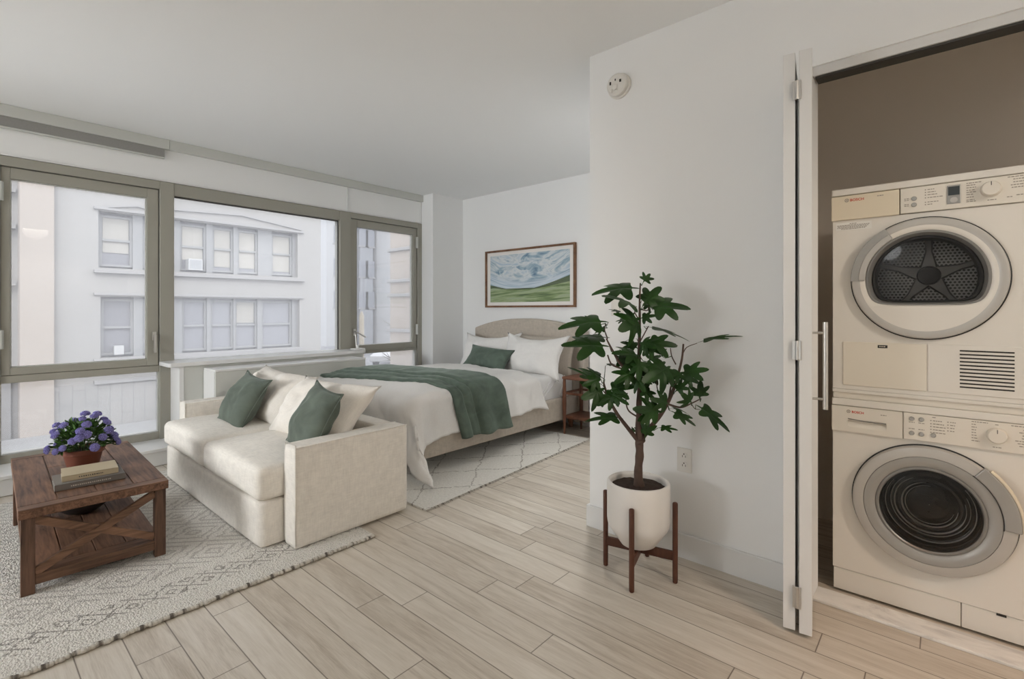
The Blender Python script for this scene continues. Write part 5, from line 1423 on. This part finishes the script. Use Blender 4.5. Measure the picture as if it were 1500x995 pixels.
# neighbouring house at the far left with a column, and a lower door surround
NB = thing('neighbour_building', 'stone fronted house at the far left with a ribbed column and door surround', 'building', (-20.4, -4.0, GZ))
def nbox(m, x0, x1, y0, y1, z0, z1): m.box(x0+20.4, x1+20.4, y0+4, y1+4, z0-GZ, z1-GZ)
m = MB(); nbox(m, -32, -20.4, -12, 1.25, GZ, 9); m.build('wall', M['fac'], NB)
m = MB()
for k in range(4): m.tube([(0.05, 0.40+k*0.13+4, 0.9), (0.05, 0.40+k*0.13+4, 6.0)], 0.06, 10)
m.build('column', M['farwhite'], NB, smooth='auto')
for z in (3.55, 4.6, 1.9): 
    m = MB(); nbox(m, -20.4, -20.15, -12, 1.2, z, z+0.16); m.build('string_course', M['facband'], NB)
m = MB(); nbox(m, -20.4, -20.25, -0.2, 0.05, GZ, -0.75); nbox(m, -20.4, -20.25, 0.85, 1.1, GZ, -0.75); nbox(m, -20.4, -20.2, -0.3, 1.2, -0.75, -0.5)
m.build('door_surround', M['facband'], NB)
m = MB(); nbox(m, -20.42, -20.38, 0.05, 0.85, GZ, -0.75); m.build('street_door', M['fargrey'], NB)

# our own street front stepping out past the right window
WG = thing('street_wing', 'pale pilaster wing beside the right window with moulding bands', 'building', (-5.8, 6.0, GZ))
m = MB(); m.box(-0.72, 0.72, -1.48, 3.0, 0, 12); m.build('wall', M['facwarm'], WG)
for z in (1.62, 1.40, 0.86, 0.30, 2.1):
    m = MB(); m.box(-0.76, 0.70, -1.52, 3.0, z-GZ, z-GZ+0.05); m.build('moulding', M['facband'], WG, bevel=0.01)

# far street
def far_building(label, x0, x1, y0, y1, h, mat, rows, cols, zst=1.5, face='y'):
    o = thing('far_building', label, 'building', (x1, y0, GZ))
    m = MB(); m.box(x0-x1, 0, 0, y1-y0, 0, h); m.build('wall', mat, o)
    for r in range(rows):
        for c in range(cols):
            z = zst + r*3.4 + 1.0
            m = MB()
            yc = (y1-y0)*(c+0.5)/cols
            m.box(-0.05, 0.06, yc-0.55, yc+0.55, z, z+1.8)
            w_ = m.build('window', M['farwin'], o)
            m = MB(); m.box(0.0, 0.10, yc-0.65, yc+0.65, z-0.12, z); m.build('sill', M['facband'], w_)
    return o
far_building('far white block seen past the end of the pale apartment house', -62, -48, 25.5, 28.2, 17, M['farwhite'], 4, 1, 3.0)
far_building('far grey block between the white one and the window mullion', -62, -48, 29.4, 31.0, 19, M['fargrey'], 4, 2, 3.0)
far_building('far white block with dark windows seen through the right window', -58, -42, 31.5, 46.0, 22, M['farwhite'], 5, 5, 3.0)
far_building('low grey building closing the end of the street', -70, -20, 70.0, 74.0, 14, M['fargrey'], 3, 1)

def car(label, x, y, rz, mat):
    o = thing('parked_car', label, 'car', (x, y, GZ), rz, 'parked cars')
    prof = [(-2.1, .35), (-2.1, .75), (-1.5, .92), (-.9, 1.38), (.75, 1.40), (1.45, .95), (2.05, .88), (2.15, .40)]
    m = MB(); m.loft([[(a, y_, b) for a, b in prof] for y_ in (-.85, .85)], (True, True)); m.build('body', mat, o, bevel=0.06)
    m = MB(); m.loft([[(a, y_, b) for a, b in ((-1.32, .98), (-.85, 1.32), (.70, 1.33), (1.22, .98))] for y_ in (-.862, .862)], (True, True)); m.build('side_glass', M['farwin'], o)
    for a in (-1.3, 1.3):
        for b in (-.78, .78): MB().lathe([(0.001, -.1), (.32, -.1), (.32, .1), (.001, .1)], (a, b, .32), 18, axis='y').build('wheel', M['black'], o)
M['carw'] = plain('white_car_paint', (0.45, 0.45, 0.46), 0.3); M['cars'] = plain('silver_car_paint', (0.26, 0.265, 0.28), 0.3)
car('white parked car farther along the street, seen through the right window', -29.0, 20.5, radians(120), M['carw'])
car('silver parked car beyond the ochre post', -31.0, 25.0, radians(120), M['cars'])
car('white parked car at the end of the apartment house facade', -27.0, 14.5, radians(110), M['carw'])
MB_ = MB(); MB_.lathe([(0.16, 0), (0.14, 0.3), (0.10, 0.4), (0.085, 3.6), (0.02, 3.75)], (0, 0, 0), 14)
o = MB_.build('street_post', M['polem'], None, smooth='auto'); o.location = (-15.5, 9.55, GZ); tag(o, 'ochre post on the street seen through the right window', 'post')
def bare_tree(label, x, y, h, seed):
    rnd = random.Random(seed); o = thing('bare_tree', label, 'tree', (x, y, GZ), 0, 'bare street trees')
    m = MB(); m.tube([(0, 0, 0), (0.05, 0, h*.35), (0, 0.08, h*.6), (0.1, 0.05, h)], [0.10, 0.08, 0.05, 0.015], 8); m.build('trunk', M['branch'], o, smooth=True)
    m = MB()
    for k in range(26):
        z = h*rnd.uniform(.30, .92); a = rnd.uniform(0, 2*pi); L = h*rnd.uniform(.15, .36)
        p = Vector((0.05, 0.04, z)); q = p+Vector((cos(a)*L*.6, sin(a)*L*.6, L*.35)); r = q+Vector((cos(a+.5)*L*.4, sin(a+.5)*L*.4, L*.25))
        m.tube([p, q, r], [0.03, 0.018, 0.006], 5)
        for e in range(3):
            b = a+rnd.uniform(-1.2, 1.2); s_ = q+Vector((cos(b)*L*.35, sin(b)*L*.35, L*rnd.uniform(0, .3))); m.tube([q, s_], [0.012, 0.004], 4)
    m.build('branches', M['branch'], o)
bare_tree('bare street tree nearer the post, low branches in the right window', -17.5, 12.6, 3.0, 3)
bare_tree('bare street tree farther back beyond the cars', -24.0, 19.0, 3.6, 4)

# ------------------------------------------------------------------ camera, light, colour
cam = bpy.data.cameras.new('camera'); co = bpy.data.objects.new('camera', cam); COL.objects.link(co)
cam.sensor_fit = 'HORIZONTAL'; cam.sensor_width = 36.0; cam.lens = 36.0*721.0/1500.0
cam.shift_y = -(497.5-454.0)/1500.0; cam.clip_start = 0.02; cam.clip_end = 300
co.location = (0, 0, 1.2); co.rotation_euler = (radians(90), 0, radians(41.37))
SC.camera = co

wd_ = bpy.data.worlds.new('overcast'); SC.world = wd_; wd_.use_nodes = True
nt_ = wd_.node_tree; nt_.nodes.clear()
ow = nt_.nodes.new('ShaderNodeOutputWorld'); bg = nt_.nodes.new('ShaderNodeBackground')
tc = nt_.nodes.new('ShaderNodeTexCoord'); nz = nt_.nodes.new('ShaderNodeTexNoise'); nz.inputs['Scale'].default_value = 1.6; nz.inputs['Detail'].default_value = 3
cr = nt_.nodes.new('ShaderNodeValToRGB'); cr.color_ramp.elements[0].position = 0.35; cr.color_ramp.elements[0].color = (0.90, 0.94, 1.0, 1); cr.color_ramp.elements[1].position = 0.65; cr.color_ramp.elements[1].color = (1.0, 1.0, 1.0, 1)
nt_.links.new(tc.outputs['Generated'], nz.inputs['Vector']); nt_.links.new(nz.outputs['Fac'], cr.inputs[0]); nt_.links.new(cr.outputs[0], bg.inputs[0]); nt_.links.new(bg.outputs[0], ow.inputs[0])
bg.inputs[1].default_value = SKY = 3.25

sun = bpy.data.lights.new('sun', 'SUN'); sun.energy = 1.0; sun.angle = radians(12); sun.color = (1.0, 0.95, 0.88)
so_ = bpy.data.objects.new('sun', sun); COL.objects.link(so_); so_.location = (10, -5, 20)
so_.rotation_euler = Vector((-0.72, 0.30, -0.62)).to_track_quat('-Z', 'Y').to_euler()

def area(name, loc, size, power, col, tgt=(0, 0, -1), sy=None):
    l = bpy.data.lights.new(name, 'AREA'); l.energy = power; l.color = col
    l.shape = 'RECTANGLE' if sy else 'DISK'; l.size = size
    if sy: l.size_y = sy
    o = bpy.data.objects.new(name, l); COL.objects.link(o); o.location = loc
    o.rotation_euler = Vector(tgt).to_track_quat('-Z', 'Y').to_euler()
    return o
# unseen point lamps added behind the viewer to brighten the room
def fill_point(name, loc, rad, power, col):
    l = bpy.data.lights.new(name, 'POINT'); l.energy = power; l.color = col; l.shadow_soft_size = rad
    o = bpy.data.objects.new(name, l); COL.objects.link(o); o.location = loc
    return o
def spot(name, loc, tgt, power, col, deg, blend, rad):
    l = bpy.data.lights.new(name, 'SPOT'); l.energy = power; l.color = col; l.spot_size = radians(deg); l.spot_blend = blend; l.shadow_soft_size = rad
    o = bpy.data.objects.new(name, l); COL.objects.link(o); o.location = loc
    o.rotation_euler = (Vector(tgt)-Vector(loc)).to_track_quat('-Z', 'Y').to_euler()
fill_point('fill_lamp', (-3.2, -2.6, 1.2), 0.30, 62, (0.97, 0.985, 1.0))  # both point fills are added, without any known fixture
fill_point('fill_lamp', (-0.9, -3.1, 2.35), 0.25, 6, (0.98, 0.99, 1.0))
spot('kitchen_lamp', (2.1, 0.95, CEIL-0.03), (1.6, 1.05, 0), 160, (1.0, 0.885, 0.75), 148, 0.35, 0.16)
spot('bedroom_fill', (-1.95, 3.2, CEIL-0.03), (-1.42, 3.35, 1.0), 85, (1.0, 0.98, 0.95), 95, 0.7, 0.08)  # unseen fill behind the plant wall, added to brighten the bed area
spot('fill_spot', (-3.9, -2.9, 1.7), (-3.45, 4.3, 1.2), 240, (0.96, 0.985, 1.0), 50, 0.5, 0.35)  # added fill from behind the viewer, lifts the back wall
spot('fill_spot', (-3.3, -2.6, 1.2), (-3.1, 1.2, 0.25), 118, (0.97, 0.985, 1.0), 48, 0.8, 0.35)  # added low fill, brightens the sofa front
spot('kitchen_downlight', (0.75, 1.35, CEIL-0.02), (0.55, 1.75, 0), 40, (1.0, 0.38, 0.07), 62, 0.9, 0.06)

vs_ = SC.view_settings
vs_.view_transform = 'Standard'; vs_.look = 'None'; vs_.exposure = 0.12; vs_.gamma = 1.0; vs_.use_curve_mapping = False
SC.cycles.use_denoising = True
SC.cycles.max_bounces = 14; SC.cycles.diffuse_bounces = 8; SC.cycles.glossy_bounces = 5; SC.cycles.transparent_max_bounces = 16; SC.cycles.transmission_bounces = 8
SC.cycles.caustics_reflective = False; SC.cycles.caustics_refractive = False
SC.cycles.sample_clamp_indirect = 6.0
